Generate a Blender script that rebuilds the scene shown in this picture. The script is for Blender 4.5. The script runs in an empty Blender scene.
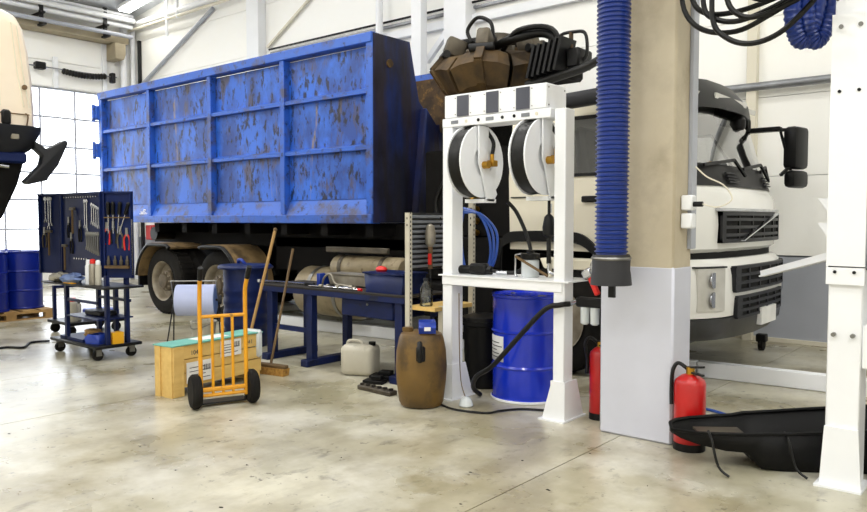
import bpy, bmesh, math, random
from mathutils import Vector, Matrix
R = math.radians
random.seed(7)
scene = bpy.context.scene
col = scene.collection

# ------------------------------------------------------------------ camera, world, exposure
cam_d = bpy.data.cameras.new('camera'); cam = bpy.data.objects.new('camera', cam_d); col.objects.link(cam)
cam.location = (0, 0, 1.5); cam.rotation_euler = (R(90 - 2.8), 0, R(40))
cam_d.sensor_width = 36; cam_d.lens = 36 * 748 / 867; cam_d.clip_start = 0.05
scene.camera = cam
vs = scene.view_settings
vs.view_transform = 'Standard'; vs.look = 'None'; vs.gamma = 1; vs.use_curve_mapping = False
vs.exposure = 1.3
w = bpy.data.worlds.new('world'); scene.world = w; w.use_nodes = True
bg = w.node_tree.nodes['Background']; bg.inputs[0].default_value = (0.93, 0.97, 1.0, 1); bg.inputs[1].default_value = 2.6

def area(name, loc, size, power, rot=(0, 0, 0), colr=(1, .985, .965)):
    l = bpy.data.lights.new(name, 'AREA'); l.shape = 'RECTANGLE'; l.size, l.size_y = size
    l.energy = power; l.color = colr
    o = bpy.data.objects.new(name, l); col.objects.link(o); o.location = loc; o.rotation_euler = rot
    return o
# rows of ceiling strip lights
for lx in (-15.5, -11, -6.5, -2, 2.5):
    for ly in (-2.5, 1.6, 5.4):
        area('strip_light', (lx, ly, 6.30 + .12 * (lx + 18)), (1.5, .3), {-2.5: 62, 1.6: 33, 5.4: 26}[ly] * (1.5 if lx > 2 else 1), (0, -math.atan(.12), 0))

# ------------------------------------------------------------------ materials
def lin(c):
    return tuple(((x / 255) / 12.92 if x / 255 <= .04045 else ((x / 255 + .055) / 1.055) ** 2.4) for x in c) + (1,)
MATS = {}
def pm(name, c, c2=None, scale=6., rough=.5, metal=0., bump=0., stretch=(1, 1, 1), spots=None, thr=.5, soft=.1, sscale=4., rvar=0., detail=6., contrast=.25, sdetail=8., coat=0., sstretch=None, spec=.5):
    m = bpy.data.materials.new(name); m.use_nodes = True
    nt = m.node_tree; N = nt.nodes; L = nt.links
    b = N['Principled BSDF']
    b.inputs['Roughness'].default_value = rough; b.inputs['Metallic'].default_value = metal
    b.inputs['Coat Weight'].default_value = coat; b.inputs['Specular IOR Level'].default_value = spec
    tc = N.new('ShaderNodeTexCoord'); mp = N.new('ShaderNodeMapping'); mp.inputs['Scale'].default_value = stretch
    L.new(tc.outputs['Object'], mp.inputs[0])
    no = N.new('ShaderNodeTexNoise'); no.inputs['Scale'].default_value = scale; no.inputs['Detail'].default_value = detail
    L.new(mp.outputs[0], no.inputs[0])
    cr = N.new('ShaderNodeValToRGB')
    cr.color_ramp.elements[0].position = .5 - contrast; cr.color_ramp.elements[1].position = .5 + contrast
    cr.color_ramp.elements[0].color = lin(c); cr.color_ramp.elements[1].color = lin(c2 or c)
    L.new(no.outputs[0], cr.inputs[0])
    out = cr.outputs[0]
    if spots:
        for i, sp in enumerate(spots if isinstance(spots, list) else [spots]):
            if isinstance(sp, dict): sc_, th, sf, sx, cc, am = sp['scale'], sp['thr'], sp['soft'], sp.get('stretch', stretch), sp['c'], sp.get('amt', 1)
            else: sc_, th, sf, sx, cc, am = sscale, thr, soft, sstretch or stretch, sp, 1
            mp2 = N.new('ShaderNodeMapping'); mp2.inputs['Scale'].default_value = sx; mp2.inputs['Location'].default_value = (3.1 * i, 1.7, .9 * i)
            L.new(tc.outputs['Object'], mp2.inputs[0])
            n2 = N.new('ShaderNodeTexNoise'); n2.inputs['Scale'].default_value = sc_; n2.inputs['Detail'].default_value = sdetail; n2.inputs['Roughness'].default_value = .62
            L.new(mp2.outputs[0], n2.inputs[0])
            mr = N.new('ShaderNodeMapRange'); mr.inputs[1].default_value = th - sf; mr.inputs[2].default_value = th + sf
            mr.inputs[4].default_value = am
            L.new(n2.outputs[0], mr.inputs[0])
            mx = N.new('ShaderNodeMixRGB'); mx.inputs[2].default_value = lin(cc)
            L.new(mr.outputs[0], mx.inputs[0]); L.new(out, mx.inputs[1]); out = mx.outputs[0]
    L.new(out, b.inputs['Base Color'])
    if rvar:
        mr = N.new('ShaderNodeMapRange'); mr.inputs[3].default_value = max(.02, rough - rvar); mr.inputs[4].default_value = rough + rvar
        L.new(no.outputs[0], mr.inputs[0]); L.new(mr.outputs[0], b.inputs['Roughness'])
    if bump:
        bp = N.new('ShaderNodeBump'); bp.inputs['Strength'].default_value = bump; bp.inputs['Distance'].default_value = .01
        L.new(no.outputs[0], bp.inputs['Height']); L.new(bp.outputs[0], b.inputs['Normal'])
    MATS[name] = m
    return m
def glass(name, tint, gloss=.12, rough=.03):
    m = bpy.data.materials.new(name); m.use_nodes = True; nt = m.node_tree; N = nt.nodes; L = nt.links
    N.remove(N['Principled BSDF']); o = N['Material Output']
    t = N.new('ShaderNodeBsdfTransparent'); t.inputs[0].default_value = tint
    g = N.new('ShaderNodeBsdfGlossy'); g.inputs['Roughness'].default_value = rough
    fr = N.new('ShaderNodeFresnel'); fr.inputs[0].default_value = 1.5
    ad = N.new('ShaderNodeMath'); ad.inputs[1].default_value = gloss; L.new(fr.outputs[0], ad.inputs[0])
    mx = N.new('ShaderNodeMixShader'); L.new(ad.outputs[0], mx.inputs[0]); L.new(t.outputs[0], mx.inputs[1]); L.new(g.outputs[0], mx.inputs[2])
    L.new(mx.outputs[0], o.inputs[0]); MATS[name] = m
def emit(name, c, s):
    m = bpy.data.materials.new(name); m.use_nodes = True; b = m.node_tree.nodes['Principled BSDF']
    b.inputs['Emission Color'].default_value = lin(c); b.inputs['Emission Strength'].default_value = s; b.inputs['Base Color'].default_value = lin(c); MATS[name] = m

pm('concrete', (150, 145, 120), (206, 202, 182), scale=1.3, rough=.3, rvar=.14, bump=.05, detail=14, contrast=.15, spots=[
    dict(c=(146, 132, 98), scale=.5, thr=.54, soft=.14, amt=.65, stretch=(1, 1, 1)),
    dict(c=(116, 106, 84), scale=1.7, thr=.60, soft=.14, amt=.6, stretch=(1.5, .8, 1)),
    dict(c=(70, 62, 48), scale=5.5, thr=.66, soft=.08, amt=.6, stretch=(1.4, .7, 1)),
    dict(c=(58, 50, 40), scale=15, thr=.655, soft=.04, amt=.7, stretch=(1, 1, 1)),
    dict(c=(222, 220, 210), scale=1.6, thr=.58, soft=.12, amt=.6, stretch=(1, 1, 1))])
pm('joint', (70, 66, 58), rough=.9)
pm('wallwhite', (252, 251, 246), (253, 253, 249), scale=2, rough=.55)
pm('wallgrey', (168, 172, 182), (176, 180, 190), scale=2, rough=.45)
pm('steelwhite', (243, 245, 248), (238, 240, 243), scale=3, rough=.4)
pm('steelbeige', (222, 216, 198), rough=.5)
pm('beamtan', (176, 164, 138), (150, 140, 118), scale=3, rough=.8)
pm('pipegrey', (150, 152, 156), (130, 132, 136), scale=8, rough=.4, metal=.6)
pm('darkmetal', (34, 34, 36), (24, 24, 26), scale=8, rough=.5, metal=.4)
pm('ceil', (208, 212, 218), (214, 218, 222), scale=2, rough=.7)
pm('contblue', (40, 100, 208), (50, 112, 220), scale=2.5, rough=.42, bump=.2, spots=[
    dict(c=(26, 52, 118), scale=2.4, thr=.50, soft=.09, amt=.75, stretch=(1, 1, .6)),
    dict(c=(80, 68, 48), scale=2.8, thr=.59, soft=.05, amt=.8, stretch=(1.5, 1.5, .5)),
    dict(c=(14, 16, 24), scale=11, thr=.575, soft=.035, amt=.9, stretch=(1.2, 1.2, .55)),
    dict(c=(150, 132, 92), scale=4, thr=.67, soft=.03, amt=.8, stretch=(1.6, 1.6, .22))])
pm('contrail', (46, 100, 200), (42, 90, 186), scale=3, rough=.4, spots=[
    dict(c=(74, 66, 56), scale=3.5, thr=.57, soft=.07, amt=.8), dict(c=(26, 28, 36), scale=9, thr=.62, soft=.04, amt=.8)])
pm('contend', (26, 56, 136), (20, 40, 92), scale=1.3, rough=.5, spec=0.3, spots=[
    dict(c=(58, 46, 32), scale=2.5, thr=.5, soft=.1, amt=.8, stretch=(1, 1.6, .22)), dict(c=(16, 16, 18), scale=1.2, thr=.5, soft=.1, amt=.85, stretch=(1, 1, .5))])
pm('rust', (92, 68, 36), (56, 40, 24), scale=7, rough=.8, bump=.3, spots=[dict(c=(128, 96, 44), scale=9, thr=.6, soft=.05, amt=.8), dict(c=(24, 20, 16), scale=3, thr=.58, soft=.08, amt=.8)])
pm('grapplerust', (104, 80, 42), (62, 46, 26), scale=4, rough=.6, metal=.1, bump=.2, spots=[dict(c=(24, 20, 16), scale=2.5, thr=.55, soft=.1, amt=.8)])
pm('gunmetal', (104, 96, 82), (62, 56, 48), scale=6, rough=.5, metal=.4, bump=.2)
pm('truckwhite', (244, 244, 241), (240, 239, 233), scale=2, rough=.25, coat=.3)
pm('cabcream', (232, 226, 206), (226, 218, 196), scale=2, rough=.3, coat=.2)
pm('cabpink', (250, 236, 216), (247, 231, 208), scale=2, rough=.4)
pm('plastic_black', (13, 13, 14), (18, 18, 19), scale=10, rough=.42, spec=0.25)
pm('plastic_grey', (40, 41, 45), (32, 33, 37), scale=10, rough=.45, spec=0.3)
pm('bumpergrey', (52, 53, 56), (42, 43, 46), scale=10, rough=.35)
pm('chassis', (9, 8, 8), (15, 13, 11), scale=4, rough=.75, spec=0.15)
pm('rubber', (24, 23, 22), (36, 34, 31), scale=9, rough=.85, spec=0.15, bump=.1)
pm('rubber_hose', (12, 12, 12), (17, 17, 17), scale=9, rough=.4, spec=0.3)
pm('rim', (176, 168, 150), (128, 116, 96), scale=7, rough=.5, metal=.2)
pm('hub', (112, 100, 82), (78, 68, 54), scale=9, rough=.7)
pm('mudguard', (150, 124, 82), (108, 86, 54), scale=4, rough=.85, spots=[dict(c=(40, 36, 30), scale=3, thr=.6, soft=.08, amt=.7)])
pm('tank', (160, 147, 118), (122, 108, 82), scale=5, rough=.5, metal=.2, spots=[dict(c=(90, 68, 40), scale=8, thr=.62, soft=.05, amt=.8)])  # base tones darkened to carry the shade beneath the truck
pm('chrome', (200, 202, 206), (170, 172, 178), scale=10, rough=.22, metal=1)
pm('steel', (150, 150, 148), (118, 116, 112), scale=9, rough=.38, metal=.9)
pm('drumblue', (8, 44, 190), (10, 50, 200), scale=3, rough=.25, coat=.3)
pm('drumnavy', (12, 34, 134), (14, 38, 144), scale=3, rough=.3)
pm('benchblue', (16, 32, 84), (12, 24, 62), scale=5, rough=.45, spec=0.3, spots=[dict(c=(20, 22, 30), scale=7, thr=.62, soft=.05, amt=.7)])
pm('boardblue', (14, 32, 84), (11, 26, 70), scale=4, rough=.5, spec=0.25)
pm('binblue', (14, 32, 84), (10, 24, 66), scale=4, rough=.4, spec=0.3)
pm('boxblue', (28, 62, 164), (22, 50, 140), scale=6, rough=.4)
pm('pine', (228, 194, 120), (210, 172, 98), scale=3, rough=.7, stretch=(6, 1, 6), bump=.1)
pm('palletwood', (190, 152, 96), (150, 116, 70), scale=5, rough=.85)
pm('teal', (118, 186, 172), (104, 170, 158), scale=3, rough=.6)
pm('paper', (238, 238, 236), (226, 226, 224), scale=9, rough=.8)
pm('print', (70, 72, 78), rough=.8)
pm('yellow', (232, 164, 22), (214, 146, 18), scale=6, rough=.4, spots=[dict(c=(130, 92, 30), scale=16, thr=.66, soft=.04, amt=.8)])
pm('lilac', (176, 186, 222), (186, 194, 228), scale=6, rough=.75)
pm('rollcore', (110, 140, 206), rough=.7)
pm('woodpole', (112, 88, 52), (84, 64, 38), scale=5, rough=.7)
pm('bristle', (196, 150, 72), (120, 82, 36), scale=30, rough=.9, bump=.6)
pm('jerry', (196, 192, 178), (178, 172, 154), scale=4, rough=.5, spots=[dict(c=(110, 104, 90), scale=6, thr=.64, soft=.06, amt=.6)])
pm('barrelbrown', (120, 90, 36), (82, 62, 26), scale=3, rough=.5, spots=[dict(c=(58, 44, 24), scale=5, thr=.56, soft=.08, amt=.7)])
pm('red', (190, 18, 18), (170, 14, 14), scale=4, rough=.3, coat=.2)
pm('redcap', (214, 34, 26), rough=.4)
pm('orangeyellow', (240, 176, 30), rough=.5)
pm('brass', (196, 150, 60), (170, 126, 44), scale=12, rough=.35, metal=.9)
pm('screen', (72, 74, 86), (78, 80, 92), scale=3, rough=.3)
pm('pillarcon', (196, 184, 160), (178, 166, 142), scale=1.8, rough=.85, bump=.15, spots=[dict(c=(118, 104, 80), scale=2.2, thr=.6, soft=.1, amt=.6), dict(c=(210, 200, 178), scale=1.1, thr=.58, soft=.12, amt=.6)])
pm('pillarpaint', (206, 208, 220), (198, 200, 212), scale=3, rough=.45, spots=[dict(c=(110, 110, 114), scale=26, thr=.74, soft=.03, amt=.6)])
pm('hoseblue', (18, 44, 118), (24, 54, 136), scale=6, rough=.32)
pm('navyfunnel', (40, 40, 44), (30, 30, 34), scale=6, rough=.6)
pm('pegboard', (136, 140, 146), (120, 124, 130), scale=5, rough=.5, metal=.3)
pm('postgalv', (206, 200, 184), (184, 178, 160), scale=6, rough=.5)
pm('hole', (10, 10, 10), rough=.9)
pm('clearplastic', (206, 212, 214), rough=.15)
pm('ragblue', (110, 134, 190), (150, 170, 214), scale=14, rough=.9)
pm('amber', (240, 176, 20), rough=.3)
pm('headlens', (216, 214, 208), (192, 190, 182), scale=6, rough=.12, coat=.6)
pm('interior', (226, 222, 210), (214, 208, 196), scale=3, rough=.8)
pm('silvertray', (168, 162, 148), (120, 112, 98), scale=7, rough=.45, metal=.5)
pm('oilblack', (4, 4, 5), (7, 7, 7), scale=5, rough=.5, spec=0.22)
pm('bronze', (120, 92, 60), (84, 64, 42), scale=6, rough=.7)
pm('loosebrown', (44, 38, 30), (26, 23, 19), scale=12, rough=.9)
pm('hoseclear', (46, 84, 170), rough=.3)
glass('pane', (.97, .98, 1, 1), .02)
glass('windscreen', (.92, .93, .9, 1), .30)
glass('sideglass', (.30, .31, .32, 1), .05)
glass('jarglass', (.8, .84, .82, 1), .06)
emit('tube', (255, 252, 244), 6.0)

# ------------------------------------------------------------------ mesh helpers
def cr(pts, k=6):
    P = [Vector(p) for p in pts]; out = []
    for i in range(len(P) - 1):
        p0 = P[max(i - 1, 0)]; p1 = P[i]; p2 = P[i + 1]; p3 = P[min(i + 2, len(P) - 1)]
        for j in range(k):
            t = j / k
            out.append(.5 * (2 * p1 + (p2 - p0) * t + (2 * p0 - 5 * p1 + 4 * p2 - p3) * t * t + (3 * p1 - p0 - 3 * p2 + p3) * t ** 3))
    out.append(P[-1]); return out
class MB:
    def __init__(s): s.v = []; s.f = []
    def add(s, vv, ff):
        o = len(s.v); s.v += [tuple(a) for a in vv]; s.f += [[i + o for i in q] for q in ff]; return s
    def box(s, x0, x1, y0, y1, z0, z1):
        return s.add([(x, y, z) for z in (z0, z1) for y in (y0, y1) for x in (x0, x1)],
                     [(0, 2, 3, 1), (4, 5, 7, 6), (0, 1, 5, 4), (2, 6, 7, 3), (0, 4, 6, 2), (1, 3, 7, 5)])
    def obox(s, c, size, rz=0, rx=0, ry=0):
        M = Matrix.Translation(c) @ Matrix.Rotation(rz, 4, 'Z') @ Matrix.Rotation(ry, 4, 'Y') @ Matrix.Rotation(rx, 4, 'X')
        a, b, d = [q / 2 for q in size]
        vv = [M @ Vector((x, y, z)) for z in (-d, d) for y in (-b, b) for x in (-a, a)]
        return s.add(vv, [(0, 2, 3, 1), (4, 5, 7, 6), (0, 1, 5, 4), (2, 6, 7, 3), (0, 4, 6, 2), (1, 3, 7, 5)])
    def bar(s, p0, p1, wd, h, upv=(0, 0, 1)):
        p0 = Vector(p0); p1 = Vector(p1); d = (p1 - p0).normalized(); u = Vector(upv)
        if abs(d.dot(u)) > .95: u = Vector((0, 1, 0))
        r = d.cross(u).normalized(); u = r.cross(d).normalized()
        vv = [p + r * a * wd / 2 + u * b * h / 2 for p in (p0, p1) for a, b in ((-1, -1), (1, -1), (1, 1), (-1, 1))]
        return s.add(vv, [(0, 1, 2, 3), (7, 6, 5, 4), (0, 4, 5, 1), (1, 5, 6, 2), (2, 6, 7, 3), (3, 7, 4, 0)])
    def ring(s, p, d, r, n, ref):
        d = d.normalized()
        a = d.cross(ref)
        if a.length < 1e-4: a = d.cross(Vector((.3, .8, .5)))
        a.normalize(); b = d.cross(a).normalized()
        return [p + (a * math.cos(6.28318 * i / n) + b * math.sin(6.28318 * i / n)) * r for i in range(n)]
    def loft(s, rings, caps=True, closed=True):
        n = len(rings[0]); vv = [p for r in rings for p in r]; ff = []
        for k in range(len(rings) - 1):
            for i in range(n if closed else n - 1):
                j = (i + 1) % n; ff.append((k * n + i, k * n + j, (k + 1) * n + j, (k + 1) * n + i))
        if caps and closed: ff += [tuple(range(n))[::-1], tuple(range((len(rings) - 1) * n, len(rings) * n))]
        return s.add(vv, ff)
    def cyl(s, p0, p1, r, n=14, r2=None, caps=True):
        p0 = Vector(p0); p1 = Vector(p1); d = p1 - p0; ref = Vector((0, 0, 1)) if abs(d.normalized().z) < .9 else Vector((1, 0, 0))
        return s.loft([s.ring(p0, d, r, n, ref), s.ring(p1, d, r if r2 is None else r2, n, ref)], caps)
    def tube(s, pts, r, n=8, caps=True):
        P = [Vector(p) for p in pts]; rings = []; ref = None
        for i, p in enumerate(P):
            d = (P[min(i + 1, len(P) - 1)] - P[max(i - 1, 0)]).normalized()
            if ref is None: ref = Vector((0, 0, 1)) if abs(d.z) < .9 else Vector((1, 0, 0)); a = d.cross(ref).normalized()
            else: a = (a - d * a.dot(d)).normalized()
            b = d.cross(a); rr = r[i] if hasattr(r, '__len__') else r
            rings.append([p + (a * math.cos(6.28318 * k / n) + b * math.sin(6.28318 * k / n)) * rr for k in range(n)])
        return s.loft(rings, caps)
    def lathe(s, prof, c, axis=(0, 0, 1), n=24, caps=True):
        c = Vector(c); ax = Vector(axis).normalized(); ref = Vector((0, 0, 1)) if abs(ax.z) < .9 else Vector((1, 0, 0))
        return s.loft([s.ring(c + ax * h, ax, max(r, .0005), n, ref) for r, h in prof], caps)
    def prism(s, poly, axis, a0, a1):
        def P(u, v, a): return {'x': (a, u, v), 'y': (u, a, v), 'z': (u, v, a)}[axis]
        n = len(poly); vv = [P(u, v, a0) for u, v in poly] + [P(u, v, a1) for u, v in poly]
        return s.add(vv, [tuple(range(n)), tuple(range(n, 2 * n))[::-1]] + [(i, (i + 1) % n, n + (i + 1) % n, n + i) for i in range(n)])
    def sphere(s, c, r, n=14, sz=(1, 1, 1)):
        m = n // 2 + 1
        rings = []
        for k in range(m):
            t = math.pi * (k + .02 if k == 0 else (k - .02 if k == m - 1 else k)) / (m - 1)
            rings.append([Vector(c) + Vector((math.sin(t) * math.cos(6.28318 * i / n) * r * sz[0], math.sin(t) * math.sin(6.28318 * i / n) * r * sz[1], -math.cos(t) * r * sz[2])) for i in range(n)])
        return s.loft(rings)
    def quadgrid(s, fn, us, vs_):
        vv = [fn(u, v) for v in vs_ for u in us]; n = len(us)
        return s.add(vv, [(j * n + i, j * n + i + 1, (j + 1) * n + i + 1, (j + 1) * n + i) for j in range(len(vs_) - 1) for i in range(n - 1)])
    def rot(s, M): s.v = [tuple(M @ Vector(a)) for a in s.v]; return s
    def build(s, name, mat, parent=None, bevel=0, seg=1, label=None, thick=0, normals=True, at=None, flat=False):
        org = Vector(at) if at is not None else Vector((0, 0, 0))
        if parent is not None: org = wloc(parent)
        me = bpy.data.meshes.new(name); bm = bmesh.new()
        vv = [bm.verts.new(Vector(a) - org) for a in s.v]
        for q in s.f:
            try: bm.faces.new([vv[i] for i in q])
            except ValueError: pass
        if normals: bmesh.ops.recalc_face_normals(bm, faces=bm.faces)
        if bevel:
            es = [e for e in bm.edges if len(e.link_faces) == 2 and e.calc_face_angle(0) > .5]
            bmesh.ops.bevel(bm, geom=es, offset=bevel, segments=seg, affect='EDGES', profile=.5, clamp_overlap=True)
        bm.to_mesh(me); bm.free()
        if not flat:
            me.polygons.foreach_set('use_smooth', [True] * len(me.polygons)); me.set_sharp_from_angle(angle=R(38))
        me.materials.append(MATS[mat])
        o = bpy.data.objects.new(name, me); col.objects.link(o)
        if parent is not None: o.parent = parent
        else: o.location = org
        if thick:
            md = o.modifiers.new('solid', 'SOLIDIFY'); md.thickness = thick; md.offset = 0
        if label: o['label'] = label
        return o
WL = {}
def wloc(o):
    l = Vector((0, 0, 0))
    while o is not None: l += o.location; o = o.parent
    return l
def tag(o, label=None, cat=None, group=None, kind=None):
    if label: o['label'] = label
    if cat: o['category'] = cat
    if group: o['group'] = group
    if kind: o['kind'] = kind
    return o
def thing(name, loc, label, cat, group=None):
    o = bpy.data.objects.new(name, None); col.objects.link(o); o.location = loc; o.empty_display_size = .1
    return tag(o, label, cat, group)
def dup(o, parent=None, loc=None, rz=None, label=None):
    c = o.copy(); col.objects.link(c); c.parent = parent
    if loc is not None: c.location = loc
    if rz is not None: c.rotation_euler = (0, 0, rz)
    if label: c['label'] = label
    for ch in list(o.children): dup(ch, c)
    return c
def B(x0, x1, y0, y1, z0, z1): return MB().box(x0, x1, y0, y1, z0, z1)
def struct(o): o['kind'] = 'structure'; return o
def text(name, body, size, mat, M, parent, ext=.0008):
    cu = bpy.data.curves.new(name, 'FONT'); cu.body = body; cu.size = size; cu.extrude = ext; cu.align_x = 'CENTER'; cu.align_y = 'CENTER'
    t = bpy.data.objects.new(name, cu); col.objects.link(t)
    dg = bpy.context.evaluated_depsgraph_get(); dg.update()
    me = bpy.data.meshes.new_from_object(t.evaluated_get(dg)); bpy.data.objects.remove(t)
    M = Matrix.Translation(-wloc(parent)) @ M
    me.transform(M); me.materials.clear(); me.materials.append(MATS[mat]); me.name = name
    o = bpy.data.objects.new(name, me); col.objects.link(o); o.parent = parent
    return o

# ================================================================== SETTING
fl = struct(B(-18.1, 6, -7, 9.75, -.3, -.012).build('floor', 'joint'))
XB = [-18.1, -14.7, -11.1, -7.52, -5.9, -2.3, 1.3, 6]
for i in range(len(XB) - 1):
    for y0, y1 in ((-7, -1.0), (-1.0, 9.75)):
        B(XB[i] + .004, XB[i + 1] - .004, y0 + .004, y1 - .004, -.012, 0).build('floor_slab', 'concrete', fl)
def zc(x): return 6.5 + .12 * (x + 18)
ce = struct(MB().prism([(-18.2, zc(-18.2)), (6, zc(6)), (6, zc(6) + .25), (-18.2, zc(-18.2) + .25)], 'y', -7, 9.9).build('ceiling', 'ceil'))

wb = struct(B(-18.2, 6, 9.76, 9.95, 0, 9.4).build('wall_back', 'wallgrey'))
cx = [-18.0, -12.82, -7.47, -2.97, 1.6, 6]
for i in range(len(cx) - 1):
    B(cx[i] + .008, cx[i + 1] - .008, 9.70, 9.76, 0, 1.045).build('kick_panel', 'wallgrey', wb)
    z = 1.06
    while z < zc(cx[i + 1]) + .2:
        B(cx[i] + .008, cx[i + 1] - .008, 9.70, 9.76, z + .003, z + .967 - .003).build('wall_panel', 'wallwhite', wb, bevel=.003)
        z += .967
struct(B(6, 6.2, -7.2, 9.95, 0, 9.6).build('wall_right', 'wallwhite'))
struct(B(-18.2, 6.2, -7.2, -7, 0, 9.6).build('wall_front', 'wallwhite'))
struct(B(-18, 6, 9.665, 9.70, 0, .05).build('baseboard_back', 'steelbeige'))
struct(B(-13.02, -12.62, 9.5, 9.70, 0, zc(-13)).build('trim_1', 'steelwhite', bevel=.01))
struct(B(-7.7, -7.25, 9.42, 9.70, 0, zc(-7.8)).build('trim_2', 'steelwhite', bevel=.01))
struct(B(-3.03, -2.91, 9.6, 9.70, 0, zc(-3.1)).build('trim_3', 'steelbeige', bevel=.005))
struct(B(-8.2, -7.99, 9.2, 9.36, 0, zc(-8.3)).build('trim_4', 'steelwhite', bevel=.006))
struct(MB().bar((-8.11, 9.5, 4.1), (-7.5, 9.5, 4.7), .08, .09).build('trim_5', 'steelwhite'))
struct(MB().bar((-12.5, 9.64, 5.0), (-11.0, 9.64, 5.83), .04, .05).build('trim_6', 'steelbeige'))
# pipework on the walls
tag(MB().cyl((-9.2, 9.5, 0), (-9.2, 9.5, 7.4), .065).build('pipe', 'steelwhite', at=(-9.2, 9.62, 0)), 'white vertical pipe on back wall behind the blue container', 'pipe')
tag(MB().cyl((-3.3, 9.6, 3.12), (5.5, 9.6, 3.12), .05).build('pipe', 'pipegrey', at=(-3.3, 9.6, 3.12)), 'grey horizontal pipe on back wall above the truck cab roof', 'pipe')
t = thing('cable_tray', (-12, 9.6, 4.9), 'dark cable tray running along back wall above the container', 'cable tray')
B(-12.4, -3.2, 9.62, 9.69, 4.84, 4.88).build('rail', 'pipegrey', t)
MB().cyl((-12.4, 9.6, 4.93), (-3.2, 9.6, 4.93), .02, 8).build('cable', 'plastic_black', t)
B(-12.4, -3.2, 9.6, 9.69, 4.62, 4.75).build('cover', 'steelwhite', t)
tag(MB().cyl((-17.5, 9.645, 4.8), (-14.4, 9.645, 6.12), .045, 10).build('brace_pipe', 'wallgrey', at=(-17.75, 9.6, 4.7)), 'grey diagonal pipe rising across back wall from the corner', 'pipe')
t = thing('pipe_run', (-17.9, 9.55, 6.2), 'white pipe run with hangers near the ceiling of back wall', 'pipe')
MB().cyl((-17.8, 9.55, 6.28), (-13.1, 9.55, 6.28), .07, 12).build('pipe', 'steelwhite', t)
MB().cyl((-17.8, 9.5, 6.14), (-13.1, 9.5, 6.14), .035, 8).build('pipe', 'steelbeige', t)
for hx in (-16.05, -15.6):
    MB().cyl((hx, 9.5, 5.75 if hx < -16 else 6.1), (hx, 9.5, 6.7), .035, 8).build('hanger', 'steelwhite', t)
t = thing('corner_pipe', (-17.8, 9.45, 0), 'pair of white vertical pipes in the corner beside the sectional door', 'pipe')
for px_, py_, r_ in ((-17.85, 9.38, .08), (-17.8, 9.6, .06)):
    MB().cyl((px_, py_, 0), (px_, py_, 6.2), r_, 12).build('pipe', 'steelwhite', t)
tag(B(-17.62, -17.55, 9.62, 9.69, 0, 5.9).build('cable_duct', 'darkmetal', at=(-17.58, 9.65, 0)), 'dark vertical cable strip beside the white corner pipes', 'cable duct')

wl = MB().box(-18.2, -18.0, 8.92, 9.95, 0, 6.5).box(-18.2, -18.0, 3.3, 8.92, 4.56, 6.5).box(-18.2, -18.0, -7, 3.3, 0, 6.5)
wl = struct(wl.build('wall_left', 'wallwhite'))
for z0, z1 in ((4.57, 5.14), (5.155, 5.75)):
    B(-18.0, -17.975, 3.3, 8.85, z0, z1).build('wall_panel', 'wallwhite', wl, bevel=.008)
struct(B(-18.0, -17.94, 8.9, 9.0, 0, 5.75).build('trim_7', 'steelwhite'))
struct(B(-18.0, -17.6, 0, 9.4, 5.76, 6.02).build('trim_8', 'beamtan', bevel=.01))
tag(MB().prism([(9.0, 5.35), (9.22, 5.35), (9.27, 5.5), (9.27, 5.75), (9.0, 5.75)], 'x', -17.98, -17.5).build('vent_box', 'beamtan', bevel=.02, at=(-17.9, 9.2, 5.35)), 'beige duct box under the beam beside the corner pipes', 'vent')
t = thing('pipe_rack', (-17.6, 7, 6.05), 'white pipes on grey brackets along beam above the sectional door', 'pipe')
for yy, zz, rr in ((-17.55, 6.18, .06), (-17.42, 6.3, .06), (-17.5, 6.42, .045)):
    MB().cyl((yy, 0, zz), (yy, 9.45, zz), rr, 10).build('pipe', 'steelwhite', t)
MB().cyl((-17.45, 0, 5.92), (-17.45, 9.4, 5.92), .05, 10).build('pipe', 'wallgrey', t)
for by in (3.5, 5.4, 7.3, 8.75):
    MB().box(-17.98, -17.36, by - .04, by + .04, 6.06, 6.1).box(-17.52, -17.46, by - .04, by + .04, 5.8, 6.5).box(-17.98, -17.3, by - .04, by + .04, 5.8, 5.84).build('bracket', 'darkmetal', t)
# sectional glazed door
d = struct(thing('door_1', (-18.05, 6, 0), None, None))
ys = [3.3 + .8 * k - .01 for k in range(8)]; ys = [8.9 - .02 - .61 - .8 * k for k in range(7)]
rails = [4.54, 3.88, 3.2, 2.58, 1.95, 1.28, .66, 0]
fr = MB()
for z in rails: fr.box(-18.13, -18.07, 3.3, 8.92, max(0, z - .022), z + .022)
for y in ys + [3.32, 8.9]: fr.box(-18.125, -18.075, y - .018, y + .018, 0, 4.54)
fr.build('door_frame', 'wallgrey', d)
yy = sorted(ys + [3.32, 8.9])
for i in range(len(yy) - 1):
    for k in range(len(rails) - 2):
        B(-18.1, -18.09, yy[i] + .018, yy[i + 1] - .018, rails[k + 1] + .022, rails[k] - .022).build('pane', 'pane', d)
B(-18.12, -18.07, 3.34, 8.88, .03, .63).build('bottom_panel', 'wallwhite', d)
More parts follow.
